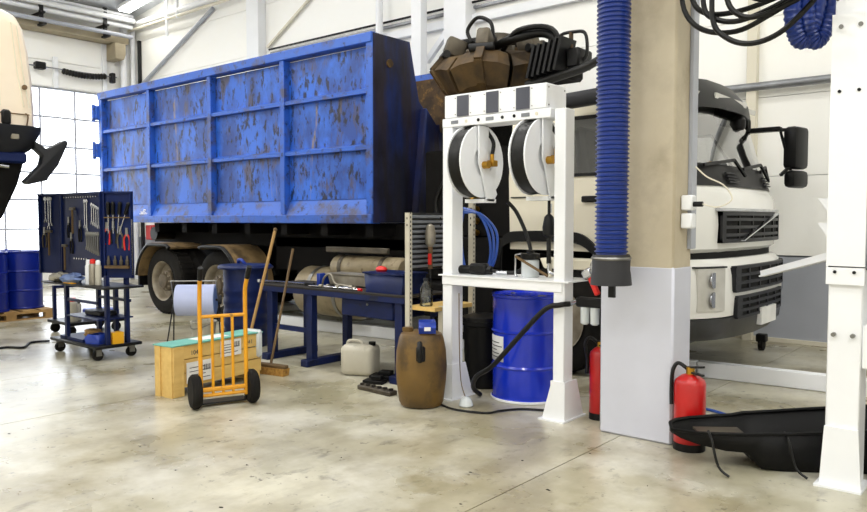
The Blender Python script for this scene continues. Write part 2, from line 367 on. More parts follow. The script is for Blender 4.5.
# door balance spring
t = thing('door_spring', (-17.9, 8, 4.9), 'black coiled balance spring on a rod above the sectional door', 'spring')
def lerp(a, b, u): return [a[i] + (b[i] - a[i]) * u for i in range(3)]
pts = [lerp((-17.85, 7.9, 4.94), (-17.85, 8.92, 4.96), u / 30) for u in range(31)]
for i, p in enumerate(pts): p[2] -= .05 * math.sin(math.pi * i / 30)
MB().tube(pts, [.075 if i % 2 else .06 for i in range(31)], 10).build('coil', 'rubber_hose', t)
MB().cyl((-17.85, 7.1, 4.97), (-17.85, 9.2, 4.97), .015, 8).build('rod', 'pipegrey', t)
B(-17.93, -17.75, 7.28, 7.5, 4.9, 5.06).build('motor', 'plastic_black', t, bevel=.02)
B(-17.97, -17.9, 7.72, 7.82, 4.55, 5.25).build('plate', 'steelwhite', t)
B(-17.93, -17.78, 9.04, 9.14, 4.82, 5.06).build('bearing', 'darkmetal', t, bevel=.015)
# ceiling lamp in view + its siblings
def lamp(x, y, label):
    z = zc(x) - .02
    t = thing('ceiling_lamp', (x, y, z - .12), label, 'lamp', 'ceiling strip lamps')
    MB().obox((x, y, z - .06), (1.6, .34, .1), ry=-math.atan(.12)).build('housing', 'steelwhite', t, bevel=.02)
    MB().obox((x, y, z - .125), (1.5, .26, .03), ry=-math.atan(.12)).build('diffuser', 'tube', t)
lamp(-16.5, 9.1, 'lit strip lamp on the ceiling in the corner above the white pipe run')
for lx in (-15.5, -11, -6.5, -2, 2.5):
    for ly in (-2.5, 1.6, 5.4): lamp(lx, ly, 'lit strip lamp on the ceiling over the workshop floor')
t = thing('hose_cabinet', (-17.0, 9.6, .95), 'small red box on the back wall seen under the container', 'cabinet')
B(-17.25, -16.95, 9.55, 9.70, 1.0, 1.36).build('body', 'red', t, bevel=.01)
B(-17.22, -16.98, 9.535, 9.55, 1.03, 1.33).build('door', 'red', t)
# pit kerb rail (white) under the truck
a = Vector((-8.45, 6.66, 0)); b2 = Vector((3.2, 7.5, 0)); L = (b2 - a).length; n_ = 4
for k in range(n_):
    p = a.lerp(b2, k / n_); q = a.lerp(b2, (k + 1) / n_) - (b2 - a).normalized() * .01
    tag(MB().bar(p + Vector((0, 0, .075)), q + Vector((0, 0, .075)), .1, .15).build('kerb_rail', 'steelwhite', bevel=.008, at=p), ('white kerb rail segment on the floor behind the blue workbench', 'white kerb rail segment on the floor behind the white rack', 'white kerb rail segment on the floor behind the black trough', 'white kerb rail segment on the floor beyond the gantry post')[k], 'rail', 'white kerb rails beneath the truck')

# ------------------------------------------------------------------ concrete pillar
pl = struct(thing('pillar', (-2.2, 4.91, 0), None, None))
B(-2.46, -1.94, 4.76, 5.06, 0, 8.35).build('concrete_shaft', 'pillarcon', pl, bevel=.015)
B(-2.464, -1.936, 4.756, 5.064, 0, 1.19).build('painted_base', 'pillarpaint', pl, bevel=.015)
t = thing('cable_channel', (-1.9, 5.0, 0), 'light grey vertical cable channel fixed along the concrete pillar', 'cable duct')
B(-1.94, -1.912, 4.98, 5.07, 1.3, 3.4).build('channel', 'wallgrey', t, bevel=.004)
t = thing('socket_box', (-1.92, 4.94, 1.5), 'white twin socket box with black plug on pillar edge', 'socket')
for z0 in (1.44, 1.56): B(-1.935, -1.86, 4.85, 4.93, z0, z0 + .1).build('socket', 'steelwhite', t, bevel=.008)
MB().cyl((-1.86, 4.88, 1.6), (-1.80, 4.88, 1.6), .018, 10).build('plug', 'plastic_black', t)
MB().tube(cr([(-1.80, 4.88, 1.6), (-1.70, 4.88, 1.58), (-1.62, 4.9, 1.63), (-1.68, 4.92, 1.72), (-1.8, 4.95, 1.78), (-1.88, 4.96, 1.85)]), .005, 6).build('cord', 'steelbeige', t)

# ================================================================== BLUE CONTAINER
X0, X1, Y0, Y1 = -12.9, -6.22, 6.3, 8.8
ct = thing('scrap_container', (-9.5, 7.55, 1.45), 'large scratched blue open-top scrap container mounted on the truck bed', 'container')
ribs = [X0 + .055, -11.26, -9.56, -7.89, X1 - .055]
def side(sgn, yo):
    # sgn=+1 near side: outside at yo, depth goes +Y
    def Y(a, b): return (yo + a, yo + b) if sgn > 0 else (yo - b, yo - a)
    zr = [1.75, 2.36, 3.02, 3.58]
    for i in range(4):
        xa, xb = ribs[i] + .05, ribs[i + 1] - .05
        for k in range(3):
            y = Y(.09, .12)
            B(xa, xb, y[0], y[1], zr[k] + (.03 if k else 0), zr[k + 1] - .03).build('side_panel', 'contblue', ct)
        o, q = Y(.0, .10)
        if sgn > 0: MB().prism([(yo + .02, 1.56), (yo + .10, 1.75), (yo + .13, 1.75), (yo + .05, 1.56)], 'x', xa, xb).build('skirt_panel', 'contrail', ct)
        for zz in (2.36, 3.02):
            MB().prism([(yo + sgn * .015, zz - .03), (yo + sgn * .015, zz + .015), (yo + sgn * .09, zz + .045), (yo + sgn * .09, zz - .03)], 'x', xa - .01, xb + .01).build('cross_rail', 'contrail', ct)
    for i, rx in enumerate(ribs):
        hw = .055 if i in (0, 4) else .045
        y = Y(0, .12); B(rx - hw, rx + hw, y[0], y[1], 1.56, 3.58).build('rib', 'contrail', ct, bevel=.006)
    y = Y(-.02, .14); B(X0, X1, y[0], y[1], 3.57, 3.69).build('top_rail', 'contrail', ct, bevel=.01)
    y = Y(-.02, .14); B(X0, X1 - .01, y[0], y[1], 1.45, 1.56).build('bottom_rail', 'contrail', ct, bevel=.008)
side(1, Y0); side(-1, Y1)
B(X0 + .1, X1 - .1, Y0 + .12, Y1 - .12, 1.46, 1.54).build('floor_plate', 'rust', ct)
B(X0, X0 + .08, Y0 + .12, Y1 - .12, 1.5, 3.5).build('rear_door', 'contblue', ct)
pf = [(6.31, 1.46), (8.79, 1.46), (8.79, 3.68), (8.25, 3.68), (8.05, 2.95), (7.7, 2.62), (7.5, 2.62), (7.12, 2.98), (6.95, 3.68), (6.31, 3.68)]
B(X0 + .1, X1 - .1, 8.65, 8.675, 1.55, 3.6).build('inner_wall', 'rust', ct)
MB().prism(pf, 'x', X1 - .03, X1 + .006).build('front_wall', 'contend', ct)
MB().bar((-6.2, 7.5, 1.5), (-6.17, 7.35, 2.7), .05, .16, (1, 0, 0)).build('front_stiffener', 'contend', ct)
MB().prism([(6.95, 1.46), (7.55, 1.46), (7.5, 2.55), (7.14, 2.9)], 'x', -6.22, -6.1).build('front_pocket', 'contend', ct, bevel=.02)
MB().cyl((-6.22, 6.58, 3.36), (-6.19, 6.58, 3.36), .05, 12).build('lifting_eye', 'rust', ct)
for zz in (3.35, 2.7): MB().box(-12.98, -12.88, 6.26, 6.34, zz - .12, zz + .12).cyl((-12.97, 6.25, zz - .15), (-12.97, 6.25, zz + .15), .03, 8).build('hinge', 'contrail', ct)
# small white stencilled mark on the skirt
mk = MB()
for (u0, u1, v0, v1) in ((-.10, .10, 0, .012), (-.02, 0, .012, .085), (.0, .035, .065, .08), (.035, .05, .03, .08), (0, .035, .028, .042), (-.09, -.04, .03, .042), (-.05, -.035, .012, .04), (.06, .1, .02, .03), (.12, .14, 0, .02)):
    for z in (0,): mk.add([(-11.52 + u, 6.3 + .02 + (v + 1.585 - 1.56) * .42 - .006, 1.585 + v) for u, v in ((u0, v0), (u1, v0), (u1, v1), (u0, v1))], [(0, 1, 2, 3)])
mk.build('stencil_mark', 'paper', ct, flat=True)

# ================================================================== WHITE TRUCK
tr = thing('truck', (-7, 7.55, 0), 'white truck carrying the blue scrap container, with diagonal bar on its grille', 'truck')
CY_ = 7.525
def wheel(x, ysgn, name='wheel'):
    # outer face at y; ysgn=-1 near side
    y = Y0 + .0 if ysgn < 0 else Y1
    t = bpy.data.objects.new(name, None); col.objects.link(t); t.parent = tr; t.location = Vector((x, y, .525)) - wloc(tr); t.empty_display_size = .1
    ax = (0, -ysgn, 0)   # inward
    c = (x, y, .525)
    MB().lathe([(.30, .02), (.36, 0), (.46, .005), (.51, .03), (.525, .08), (.525, .24), (.51, .28), (.46, .30), (.32, .30)], c, ax, 40, caps=False).build('tyre', 'rubber', t)
    tread = MB()
    for k in range(40):
        an = 2 * math.pi * k / 40
        tread.obox((x + math.cos(an) * .522, y - ysgn * .16, .525 + math.sin(an) * .522), (.02, .22, .05), ry=-an)
    tread.build('tread', 'rubber', t)
    return t, c, ax
def rear_rim(t, c, ax):
    MB().lathe([(.30, .015), (.315, 0), (.30, .012), (.285, .04), (.27, .13), (.2, .15), (.15, .15)], c, ax, 36, caps=False).build('rim', 'rim', t)
    MB().lathe([(.16, .15), (.165, .06), (.12, .045), (.11, .0), (.06, -.01), (.0, -.01)], c, ax, 24).build('hub', 'hub', t)
    nb = MB()
    for k in range(10):
        an = 2 * math.pi * k / 10; p = Vector(c) + Vector((math.cos(an) * .135, 0, math.sin(an) * .135))
        nb.cyl(p + Vector(ax) * .03, p + Vector(ax) * .06, .016, 6)
    nb.build('wheel_nuts', 'rim', t)
for s_, x in ((-1, -10.9), (-1, -9.42), (1, -10.9), (1, -9.42)):
    t, c, ax = wheel(x, s_); rear_rim(t, c, ax)
    y2 = c[1] - s_ * .33
    MB().lathe([(.30, .0), (.46, .0), (.525, .06), (.525, .24), (.46, .28), (.30, .28)], (x, y2, .525), ax, 28, caps=False).build('inner_tyre', 'rubber', t)
for s_ in (-1, 1):
    t, c, ax = wheel(-3.75, s_); c2 = Vector(c)
    MB().lathe([(.30, .015), (.315, 0), (.30, .02), (.28, .06), (.2, .02), (.12, .0), (.1, -.05), (0, -.05)], c, ax, 32).build('rim', 'rim', t)
# rear mudguards
for x in (-10.9, -9.42):
    for y0 in (6.22, 8.25):
        m_ = MB(); r1, r2 = [], []
        a0, a1 = (R(172), R(58)) if x < -10 else (R(118), R(8))
        n = 14
        for i in range(n + 1):
            an = a0 + (a1 - a0) * i / n; rr = .64
            cx_, cz_ = x + rr * math.cos(an), min(.525 + rr * math.sin(an), 1.13)
            r1.append(((cx_, y0, cz_), (cx_, y0 + .62, cz_), (x + (rr - .03) * math.cos(an), y0 + .62, cz_ - .03), (x + (rr - .03) * math.cos(an), y0, cz_ - .03)))
        m_.loft(r1); m_.build('mudguard', 'mudguard', tr)
        e_ = MB().tube([(x + .65 * math.cos(a0 + (a1 - a0) * i / n), y0, min(.525 + .65 * math.sin(a0 + (a1 - a0) * i / n), 1.12) - .02) for i in range(n + 1)], .028, 8)
        e_.build('mudguard_edge', 'plastic_black', tr)
for y0 in (6.25, 8.3):
    B(-11.56, -11.52, y0, y0 + .55, .42, .75).build('mudflap', 'plastic_black', tr)
# chassis and underbody
B(-11.9, -2.7, 7.08, 7.18, .75, 1.12).build('chassis_rail', 'chassis', tr)
B(-11.9, -2.7, 7.9, 8.0, .75, 1.12).build('chassis_rail', 'chassis', tr)
B(-11.9, -6.1, 6.75, 8.35, 1.12, 1.44).build('subframe', 'chassis', tr)
for k in range(7): B(-11.2 + k * .8, -11.08 + k * .8, 6.36, 8.74, 1.3, 1.445).build('cross_beam', 'chassis', tr)
MB().box(-8.6, -4.6, 6.75, 6.85, .8, 1.25).build('equipment_panel', 'chassis', tr)
for x in (-10.9, -9.42, -3.75): MB().cyl((x, 6.95, .525), (x, 8.15, .525), .1, 12).build('axle', 'chassis', tr)
MB().cyl((-11.35, 6.42, 1.27), (-11.35, 6.9, 1.27), .11, 14).build('air_tank', 'plastic_black', tr)
# fuel tank: round end seen from the rear
MB().lathe([(.0, -.03), (.22, -.02), (.3, 0), (.32, .03), (.32, 1.0), (.3, 1.03), (0, 1.05)], (-7.72, 6.62, .56), (1, 0, 0), 32).build('fuel_tank', 'tank', tr)
for xx in (-7.45, -6.95): MB().lathe([(.33, 0), (.33, .06), (.325, .06), (.325, 0)], (xx, 6.62, .56), (1, 0, 0), 28, caps=False).build('tank_strap', 'steel', tr)
MB().lathe([(.0, -.02), (.12, -.01), (.15, .03), (.15, 1.12), (.12, 1.16), (0, 1.17)], (-7.05, 6.5, .9), (1, 0, 0), 24).build('air_tank', 'tank', tr)
for xx in (-6.9, -6.2): MB().lathe([(.158, 0), (.158, .06), (.15, .06), (.15, 0)], (xx, 6.5, .9), (1, 0, 0), 20, caps=False).build('tank_strap', 'gunmetal', tr)
B(-7.12, -6.05, 6.36, 6.42, 1.09, 1.16).build('side_guard', 'gunmetal', tr, bevel=.01)
B(-6.6, -4.6, 6.45, 6.9, .4, .78).build('battery_box', 'chassis', tr, bevel=.02)
# crane pedestal behind the cab
MB().lathe([(.34, 0), (.34, .3), (.24, .4), (.22, 1.3), (.26, 1.4), (.26, 1.7)], (-5.1, 7.55, 1.12), n=20).build('crane_column', 'chassis', tr)
B(-5.9, -4.45, 6.7, 8.4, .95, 1.3).build('crane_base', 'chassis', tr, bevel=.02)
MB().bar((-5.1, 7.7, 2.75), (-8.6, 8.0, 2.55), .3, .34).build('crane_boom', 'rust', tr)
for i, (yy, xx) in enumerate(((6.9, -4.62), (7.0, -4.75), (7.15, -5.7), (7.3, -5.9), (6.8, -5.5))):
    MB().tube(cr([(xx, yy, 1.25), (xx - .12, yy - .05, 1.7), (xx + .1, yy, 2.2), (xx - .2, yy + .3, 2.75)]), .03, 8).build('hydraulic_hose', 'rubber_hose', tr)
for k in range(4): MB().cyl((-5.0, 6.72, 1.35 + .13 * k), (-5.0, 6.62, 1.37 + .13 * k), .035, 8).build('hose_fitting', 'brass', tr)
B(-5.8, -4.5, 6.75, 6.95, 1.3, 2.3).build('valve_bank', 'chassis', tr, bevel=.02)
# ---- grapple (closed orange-peel) resting above the frame
gx, gy, gz = -5.12, 7.25, 3.24
g = bpy.data.objects.new('grapple', None); col.objects.link(g); g.parent = tr; g.location = Vector((gx, gy, gz)) - wloc(tr)
NP = 6
for k in range(NP):
    a0 = 2 * math.pi * (k + .03) / NP + .35; a1 = 2 * math.pi * (k + .97) / NP + .35
    prof = [(.30, .16), (.62, .10), (.74, -.04), (.60, -.26), (.34, -.46), (.04, -.60)]
    m_ = MB()
    fn = lambda u, v: (gx + prof[v][0] * math.cos(a0 + (a1 - a0) * u) * (1 - .06 * abs(u - .5) * 2), gy + prof[v][0] * math.sin(a0 + (a1 - a0) * u), gz + prof[v][1] - (.05 if 0 < v < 5 else 0) * (abs(u - .5) * 2) ** 2)
    m_.quadgrid(fn, [0, .2, .4, .5, .6, .8, 1], range(6)).build('claw', 'grapplerust', g, thick=.03, flat=True)
    am = (a0 + a1) / 2
    rb = MB()
    pts = [(gx + (p[0] + .03) * math.cos(am), gy + (p[0] + .03) * math.sin(am), gz + p[1] + .02) for p in prof]
    for i in range(5): rb.bar(pts[i], pts[i + 1], .09, .05)
    rb.build('claw_rib', 'grapplerust', g)
    p = Vector((gx + .62 * math.cos(am), gy + .62 * math.sin(am), gz + .12)); q = Vector((gx + .2 * math.cos(am), gy + .2 * math.sin(am), gz + .3))
    MB().obox(p.lerp(q, .3) + Vector((0, 0, .06)), (.24, .16, .22), rz=am, ry=R(-20)).build('hinge_knuckle', 'gunmetal', g, bevel=.04, seg=2)
    MB().cyl(p + Vector((-math.sin(am) * .14, math.cos(am) * .14, .02)), p - Vector((-math.sin(am) * .14, math.cos(am) * .14, -.02)), .045, 10).build('hinge_pin', 'darkmetal', g)
    MB().cyl(p.lerp(q, .2) + Vector((0, 0, .1)), q + Vector((0, 0, .02)), .06, 10).build('cylinder', 'darkmetal', g)
MB().lathe([(.3, 0), (.32, .1), (.22, .2), (.2, .34), (.12, .36)], (gx, gy, gz + .05), n=18).build('grapple_head', 'gunmetal', g)
MB().tube(cr([(gx - .1, gy - .35, gz + .28), (gx - .16, gy - .35, gz + .42), (gx - .02, gy - .35, gz + .54), (gx + .16, gy - .35, gz + .46), (gx + .2, gy - .35, gz + .3)]), .022, 8).build('grapple_hose', 'rubber_hose', g)
MB().tube(cr([(gx + .2, gy - .3, gz + .2), (gx + .55, gy - .4, gz + .22), (gx + .85, gy - .3, gz + .24), (gx + 1.05, gy - .25, gz + .05)]), .05, 10).build('grapple_hose', 'rubber_hose', g)
MB().tube(cr([(gx + .3, gy - .3, gz + .14), (gx + .6, gy - .45, gz + .28), (gx + .95, gy - .35, gz + .26), (gx + 1.08, gy - .3, gz - .05)]), .03, 8).build('grapple_hose', 'rubber_hose', g)
# finned rotator / cooler at the boom tip
B(gx + .78, gx + 1.12, gy - .35, gy + .05, gz - .26, gz + .05).build('boom_head', 'chassis', tr, bevel=.03)
for k in range(6):
    MB().obox((gx + .80 + .065 * k, gy - .38, gz - .09 + .01 * k), (.03, .3, .34), ry=R(14)).build('cooling_fin', 'plastic_black', tr)
B(gx + 1.15, gx + 1.3, gy - .4, gy - .1, gz - .18, gz + .02).build('valve_block', 'plastic_black', tr, bevel=.02)
MB().tube(cr([(gx + 1.02, gy - .3, gz - .0), (gx + 1.02, gy - .3, gz + .18), (gx + 1.2, gy - .3, gz + .2), (gx + 1.32, gy - .3, gz + .16), (gx + 1.34, gy - .3, gz - .04), (gx + 1.28, gy - .3, gz - .12)]), .018, 8).build('guard_loop', 'rubber_hose', tr)
MB().box(gx + 1.14, gx + 1.17, gy - .32, gy - .28, gz, gz + .2).build('guard_post', 'rust', tr)
pts = cr([(gx + .7, gy - .42, gz - .32), (gx + 1.05, gy - .42, gz - .26), (gx + 1.45, gy - .45, gz - .2), (gx + 1.8, gy - .45, gz - .02), (gx + 2.1, gy - .45, gz + .3), (gx + 2.6, gy - .4, gz + .45)])
MB().tube(pts, [.06 - .025 * min(1, i / 18) for i in range(len(pts))], 10).build('hose_bundle', 'rubber_hose', tr)
# ---- cab
prof = [(-4.28, 1.20), (-4.30, 2.0), (-4.28, 2.58), (-4.15, 2.70), (-3.1, 2.80), (-2.76, 2.79), (-2.60, 2.64), (-2.50, 2.3), (-2.40, 1.95), (-2.34, 1.80), (-2.28, 1.70), (-2.26, 1.45), (-2.27, 1.24), (-2.36, 1.18)]
HW = 1.215
def cabpt(i, t, off=0.):
    j = int(i); f = i - j
    if j >= len(prof) - 1: j = len(prof) - 2; f = 1.
    x = prof[j][0] * (1 - f) + prof[j + 1][0] * f; z = prof[j][1] * (1 - f) + prof[j + 1][1] * f
    w_ = HW - max(0, z - 1.9) * .07
    pull = .0
    if x > -3.2: pull = (.14 * abs(t) ** 4 + .05 * t * t) * min(1, (x + 3.2) / .4)
    if i <= 5: z -= .10 * abs(t) ** 4 if z > 2.6 else 0
    return Vector((x - pull + off, CY_ + t * w_, z + off * .4))
ts = [-1, -.97, -.9, -.8, -.6, -.3, 0, .3, .6, .8, .9, .97, 1]
m_ = MB(); n = len(ts); vv = [cabpt(i, t) for i in range(len(prof)) for t in ts]; ff = []
for i in range(len(prof) - 1):
    for k in range(n - 1):
        if 6 <= i < 8 and 1 <= k < n - 2: continue          # windscreen opening
        ff.append((i * n + k, i * n + k + 1, (i + 1) * n + k + 1, (i + 1) * n + k))
m_.add(vv, ff); m_.build('cab_shell', 'truckwhite', tr, normals=False)
for sg in (-1, 1):
    P_ = lambda i: cabpt(i, sg)
    yb = CY_ + sg * HW
    def sp(x, z): return (x, CY_ + sg * (HW - max(0, z - 1.9) * .07), z)
    wz0, wz1 = 1.92, 2.46
    A = [P_(i) for i in range(len(prof))]
    s1 = MB()
    wb0, wb1, wf1 = sp(-3.62, wz0), sp(-3.62, wz1), sp(-3.12, wz1); wf0 = sp(-2.78, wz0)
    s1.add([A[0], sp(-4.3, wz0), wb0, sp(-3.62, 1.2)], [(0, 1, 2, 3)])
    s1.add([sp(-3.62, 1.2), wb0, wf0, sp(-2.5, 1.75), A[12], A[13]], [(0, 1, 2, 3, 4, 5)])
    s1.add([wf0, A[8], A[9], A[10], A[11], A[12], sp(-2.5, 1.75)], [(0, 1, 2, 3, 4, 5, 6)])
    s1.add([wf0, wf1, A[6], A[7], A[8]], [(0, 1, 2, 3, 4)])
    s1.add([wb1, sp(-4.28, wz1), A[2], A[3], A[4], A[5], A[6], wf1], [tuple(range(8))])
    s1.add([sp(-4.3, wz0), sp(-4.28, wz1), wb1, wb0], [(0, 1, 2, 3)])
    s1.build('cab_side', 'cabcream' if sg < 0 else 'truckwhite', tr, flat=True)
    MB().add([wb0, wb1, wf1, wf0], [(0, 1, 2, 3)]).build('side_window', 'sideglass', tr, flat=True)
    e = sg * .012
    sm = MB()
    for p, q in ((sp(-4.27, 1.72), sp(-3.6, 1.72)), (sp(-3.6, 1.22), sp(-3.6, 1.9))): sm.bar(Vector(p) + Vector((0, e * .3, 0)), Vector(q) + Vector((0, e * .3, 0)), .012, .012)
    sm.build('door_seam', 'plastic_grey', tr)
    fr_ = MB(); loop = [wb0, wb1, wf1, wf0, wb0]
    for i in range(4): fr_.bar(loop[i], loop[i + 1], .03, .03)
    fr_.build('window_seal', 'plastic_black', tr)
    B(-3.46, -3.3, yb + sg * .0, yb + sg * .04, 1.66, 1.72).build('door_handle', 'plastic_black', tr, bevel=.01)
    # wheel arch
    ar = MB(); rr = []
    path = [(-4.36, .62), (-4.37, 1.2), (-4.3, 1.34), (-4.12, 1.37), (-3.6, 1.37), (-3.4, 1.32), (-3.24, 1.15), (-3.14, .9), (-3.12, .62)]
    pp = cr([(x, 0, z) for x, z in path], 3)
    ya, yb2 = (6.27, 6.9) if sg < 0 else (8.15, 8.78)
    MB().loft([[(p.x, ya, p.z), (p.x, yb2, p.z), (p.x + .02, yb2, p.z - .05), (p.x + .02, ya, p.z - .05)] for p in pp]).build('wheel_arch', 'plastic_black', tr)
    ga = MB().loft([[(p.x, ya - .01, p.z + .015), (p.x, ya + .02, p.z + .015), (p.x, ya + .02, p.z - .09), (p.x, ya - .01, p.z - .09)] for p in pp]); ga.build('arch_lip', 'plastic_black', tr)
MB().quadgrid(lambda t, i: cabpt(i, t, .004), [-.965, -.8, -.4, 0, .4, .8, .965], [6, 6.5, 7, 7.5, 8]).build('windscreen', 'windscreen', tr)
for sg in (-1, 1):
    MB().quadgrid(lambda t, i: cabpt(i, t, .008), [sg * .93, sg * .955, sg * .985], [6, 6.5, 7, 7.5, 8, 8.6]).build('pillar_trim', 'plastic_black', tr)
MB().quadgrid(lambda t, i: cabpt(i, t, .012), [-.97, -.8, -.5, -.2, 0, .2, .5, .8, .97], [7.86, 8.3, 8.7, 9.05]).build('cowl', 'plastic_black', tr)
for tv in (-.35, .55):
    vb = MB()
    for k in range(4): vb.bar(cabpt(8.25 + .18 * k, tv - .1, .03), cabpt(8.25 + .18 * k, tv + .12, .03), .02, .012)
    vb.build('cowl_vent', 'plastic_grey', tr)
for t0, t1 in ((-.75, -.1), (-.05, .6), (.42, .93)):
    wp = MB(); p0 = cabpt(8.4, t1, .05); p1 = cabpt(7.75, t1 - .14, .05); p2 = cabpt(7.95, t0, .04)
    wp.bar(p0, p1, .025, .02); wp.bar(p1, p2, .02, .03); wp.build('wiper', 'plastic_black', tr)
# sun visor with roof rails
vis = MB()
rings = []
for t in [-1.0, -.93, -.8, -.6, -.3, 0, .3, .6, .8, .93, 1.0]:
    q = cabpt(5.0, t); dx = .20 - .06 * t * t; dz = .03 - .07 * t ** 4
    rings.append([q + Vector((-.15, 0, .02 + dz)), q + Vector((dx - .06, 0, .01 + dz)), q + Vector((dx + .05, 0, -.12 + dz)), q + Vector((dx + .08, 0, -.27 + dz)), q + Vector((dx + .05, 0, -.27 + dz)), q + Vector((dx - .02, 0, -.13 + dz)), q + Vector((-.1, 0, -.08 + dz))])
vis.loft(rings).build('sun_visor', 'plastic_black', tr)
for t in (-.62, -.2, .22, .64):
    q = cabpt(5.0, t); MB().obox(q + Vector((.245 - .06 * t * t, .0, -.13)), (.02, .4, .05), ry=R(10), rz=R(-3 * t)).build('visor_highlight', 'headlens', tr)  # pale strips stand in for highlights along the visor
MB().lathe([(.05, 0), (.07, .03), (.07, .1), (.03, .14)], cabpt(6.1, .28) + Vector((.05, 0, -.2)), n=12).build('roof_horn', 'plastic_black', tr)
# interior
B(-4.22, -4.18, 6.4, 8.65, 1.25, 2.8).build('cab_back', 'interior', tr)
B(-2.95, -2.55, 6.5, 8.55, 1.5, 1.86).build('dashboard', 'plastic_grey', tr, bevel=.05)
for yy in (6.9, 8.1):
    B(-3.7, -3.2, yy - .25, yy + .25, 1.3, 1.7).build('seat', 'plastic_grey', tr, bevel=.06)
    MB().obox((-3.68, yy, 2.05), (.14, .48, .75), ry=R(-8)).build('seat_back', 'plastic_grey', tr, bevel=.05)
MB().lathe([(.21, 0), (.23, .02), (.21, .04), (.19, .02), (.21, 0)], (-2.98, 6.95, 1.92), (-.5, 0, .85), 24, caps=False).build('steering_wheel', 'plastic_black', tr)
MB().sphere((-2.62, 7.28, 1.98), .06, 12, (1, 1, 1.4)).build('beacon', 'amber', tr)
B(-4.2, -2.5, 6.4, 8.65, 1.2, 1.26).build('cab_floor', 'plastic_grey', tr)
# front: upper grille
def front(y, z, off=0):
    t = (y - CY_) / HW
    return -2.26 - (.14 * abs(t) ** 4 + .05 * t * t) + off
def fpatch(y0, y1, z0, z1, off, n=8):
    yy = [y0 + (y1 - y0) * k / n for k in range(n + 1)]
    rings = [[(front(y, 0, off), y, z0), (front(y, 0, off), y, z1), (front(y, 0, off - .04), y, z1), (front(y, 0, off - .04), y, z0)] for y in yy]
    return MB().loft(rings)
def grille(y0, y1, z0, z1, rows, cols, frame_mat, nm):
    gr = fpatch(y0, y1, z0, z1, .012).build(nm, 'hole', tr)
    f_ = .035
    for a, b_, c_, d_ in ((y0, y1, z1 - f_, z1), (y0, y1, z0, z0 + f_)): fpatch(a, b_, c_, d_, .035).build('grille_frame', frame_mat, gr)
    for a, b_ in ((y0, y0 + .06), (y1 - .06, y1)): fpatch(a, b_, z0, z1, .034, 2).build('grille_frame', frame_mat, gr)
    for k in range(1, rows):
        zz = z0 + (z1 - z0) * k / rows; fpatch(y0 + .04, y1 - .04, zz - .014, zz + .014, .03).build('grille_slat', frame_mat, gr)
    for k in range(1, cols):
        yy = y0 + (y1 - y0) * k / cols; fpatch(yy - .014, yy + .014, z0 + .02, z1 - .02, .024, 1).build('grille_bar', 'plastic_black', gr)
    return gr
ug = grille(6.68, 8.42, 1.29, 1.57, 4, 5, 'plastic_grey', 'upper_grille')
fpatch(6.64, 8.46, 1.575, 1.60, .03).build('grille_trim', 'chrome', tr)
MB().bar((-2.21, 7.0, 1.31), (-2.21, 8.05, 1.56), .012, .035, (1, 0, 0)).build('diagonal_bar', 'chrome', ug)
fpatch(6.35, 8.7, 1.12, 1.24, -.06, 12).build('gap_panel', 'hole', tr)
# bumper unit
zb = [.64, .8, 1.0, 1.1, 1.15]; off = [.02, .03, .02, .0, -.05]
bu = MB(); tt = [-1, -.985, -.94, -.85, -.7, -.4, 0, .4, .7, .85, .94, .985, 1]
HB = 1.235
def bx_(t): return -2.22 - (.22 * abs(t) ** 5 + .05 * t * t)
rings = []
for t in tt: rings.append([(bx_(t) + o_, CY_ + t * HB, z) for z, o_ in zip(zb, off)] + [(bx_(t) - .2, CY_ + t * HB, 1.15), (bx_(t) - .2, CY_ + t * HB, .64)])
bu.loft(rings).build('bumper', 'truckwhite', tr)
for sg in (-1, 1):
    yq = CY_ + sg * HB
    B(-3.1, -2.45, min(yq, yq - sg * .3), max(yq, yq - sg * .3), .64, 1.15).build('bumper_corner', 'truckwhite', tr, bevel=.04, seg=2)
    B(-2.75, -2.47, min(yq + sg * .012, yq - sg * .05), max(yq + sg * .012, yq - sg * .05), 1.02, 1.13).build('corner_lamp', 'plastic_black', tr, bevel=.02)
rings = []
for t in tt: rings.append([(bx_(t) + .03, CY_ + t * HB, .63), (bx_(t) + .02, CY_ + t * HB, .5), (bx_(t) - .04, CY_ + t * HB * .99, .41 + .03 * abs(t)), (bx_(t) - .3, CY_ + t * HB * .99, .41), (bx_(t) - .3, CY_ + t * HB * .99, .63)])
MB().loft(rings).build('lower_bumper', 'bumpergrey', tr)
for sg in (-1, 1):
    yq = CY_ + sg * HB
    B(-3.05, -2.45, min(yq, yq - sg * .3), max(yq, yq - sg * .3), .4, .63).build('lower_corner', 'bumpergrey', tr, bevel=.05, seg=2)
def bpatch(y0, y1, z0, z1, off, n=8):
    rings = []
    for k in range(n + 1):
        y = y0 + (y1 - y0) * k / n; x = bx_((y - CY_) / HB) + off
        rings.append([(x, y, z0), (x, y, z1), (x - .05, y, z1), (x - .05, y, z0)])
    return MB().loft(rings)
for nm, z0, z1, ya, yb_ in (('middle_grille', .86, 1.07, 6.82, 8.32), ('lower_grille', .62, .80, 6.86, 8.2)):
    gr = bpatch(ya, yb_, z0, z1, .032).build(nm, 'hole', tr)
    for k in range(0, 4): zz = z0 + (z1 - z0) * k / 3; bpatch(ya, yb_, zz - .013, zz + .013, .05).build('grille_slat', 'plastic_grey', gr)
    for k in range(0, 6): yy = ya + (yb_ - ya) * k / 5; hw = .1 if k == 0 else .014; bpatch(yy - (.01 if k == 0 else hw), yy + hw, z0, z1, .048, 1).build('grille_bar', 'plastic_grey', gr)
pl_ = bpatch(7.42, 7.9, .5, .66, .065, 2).build('number_plate', 'paper', tr)
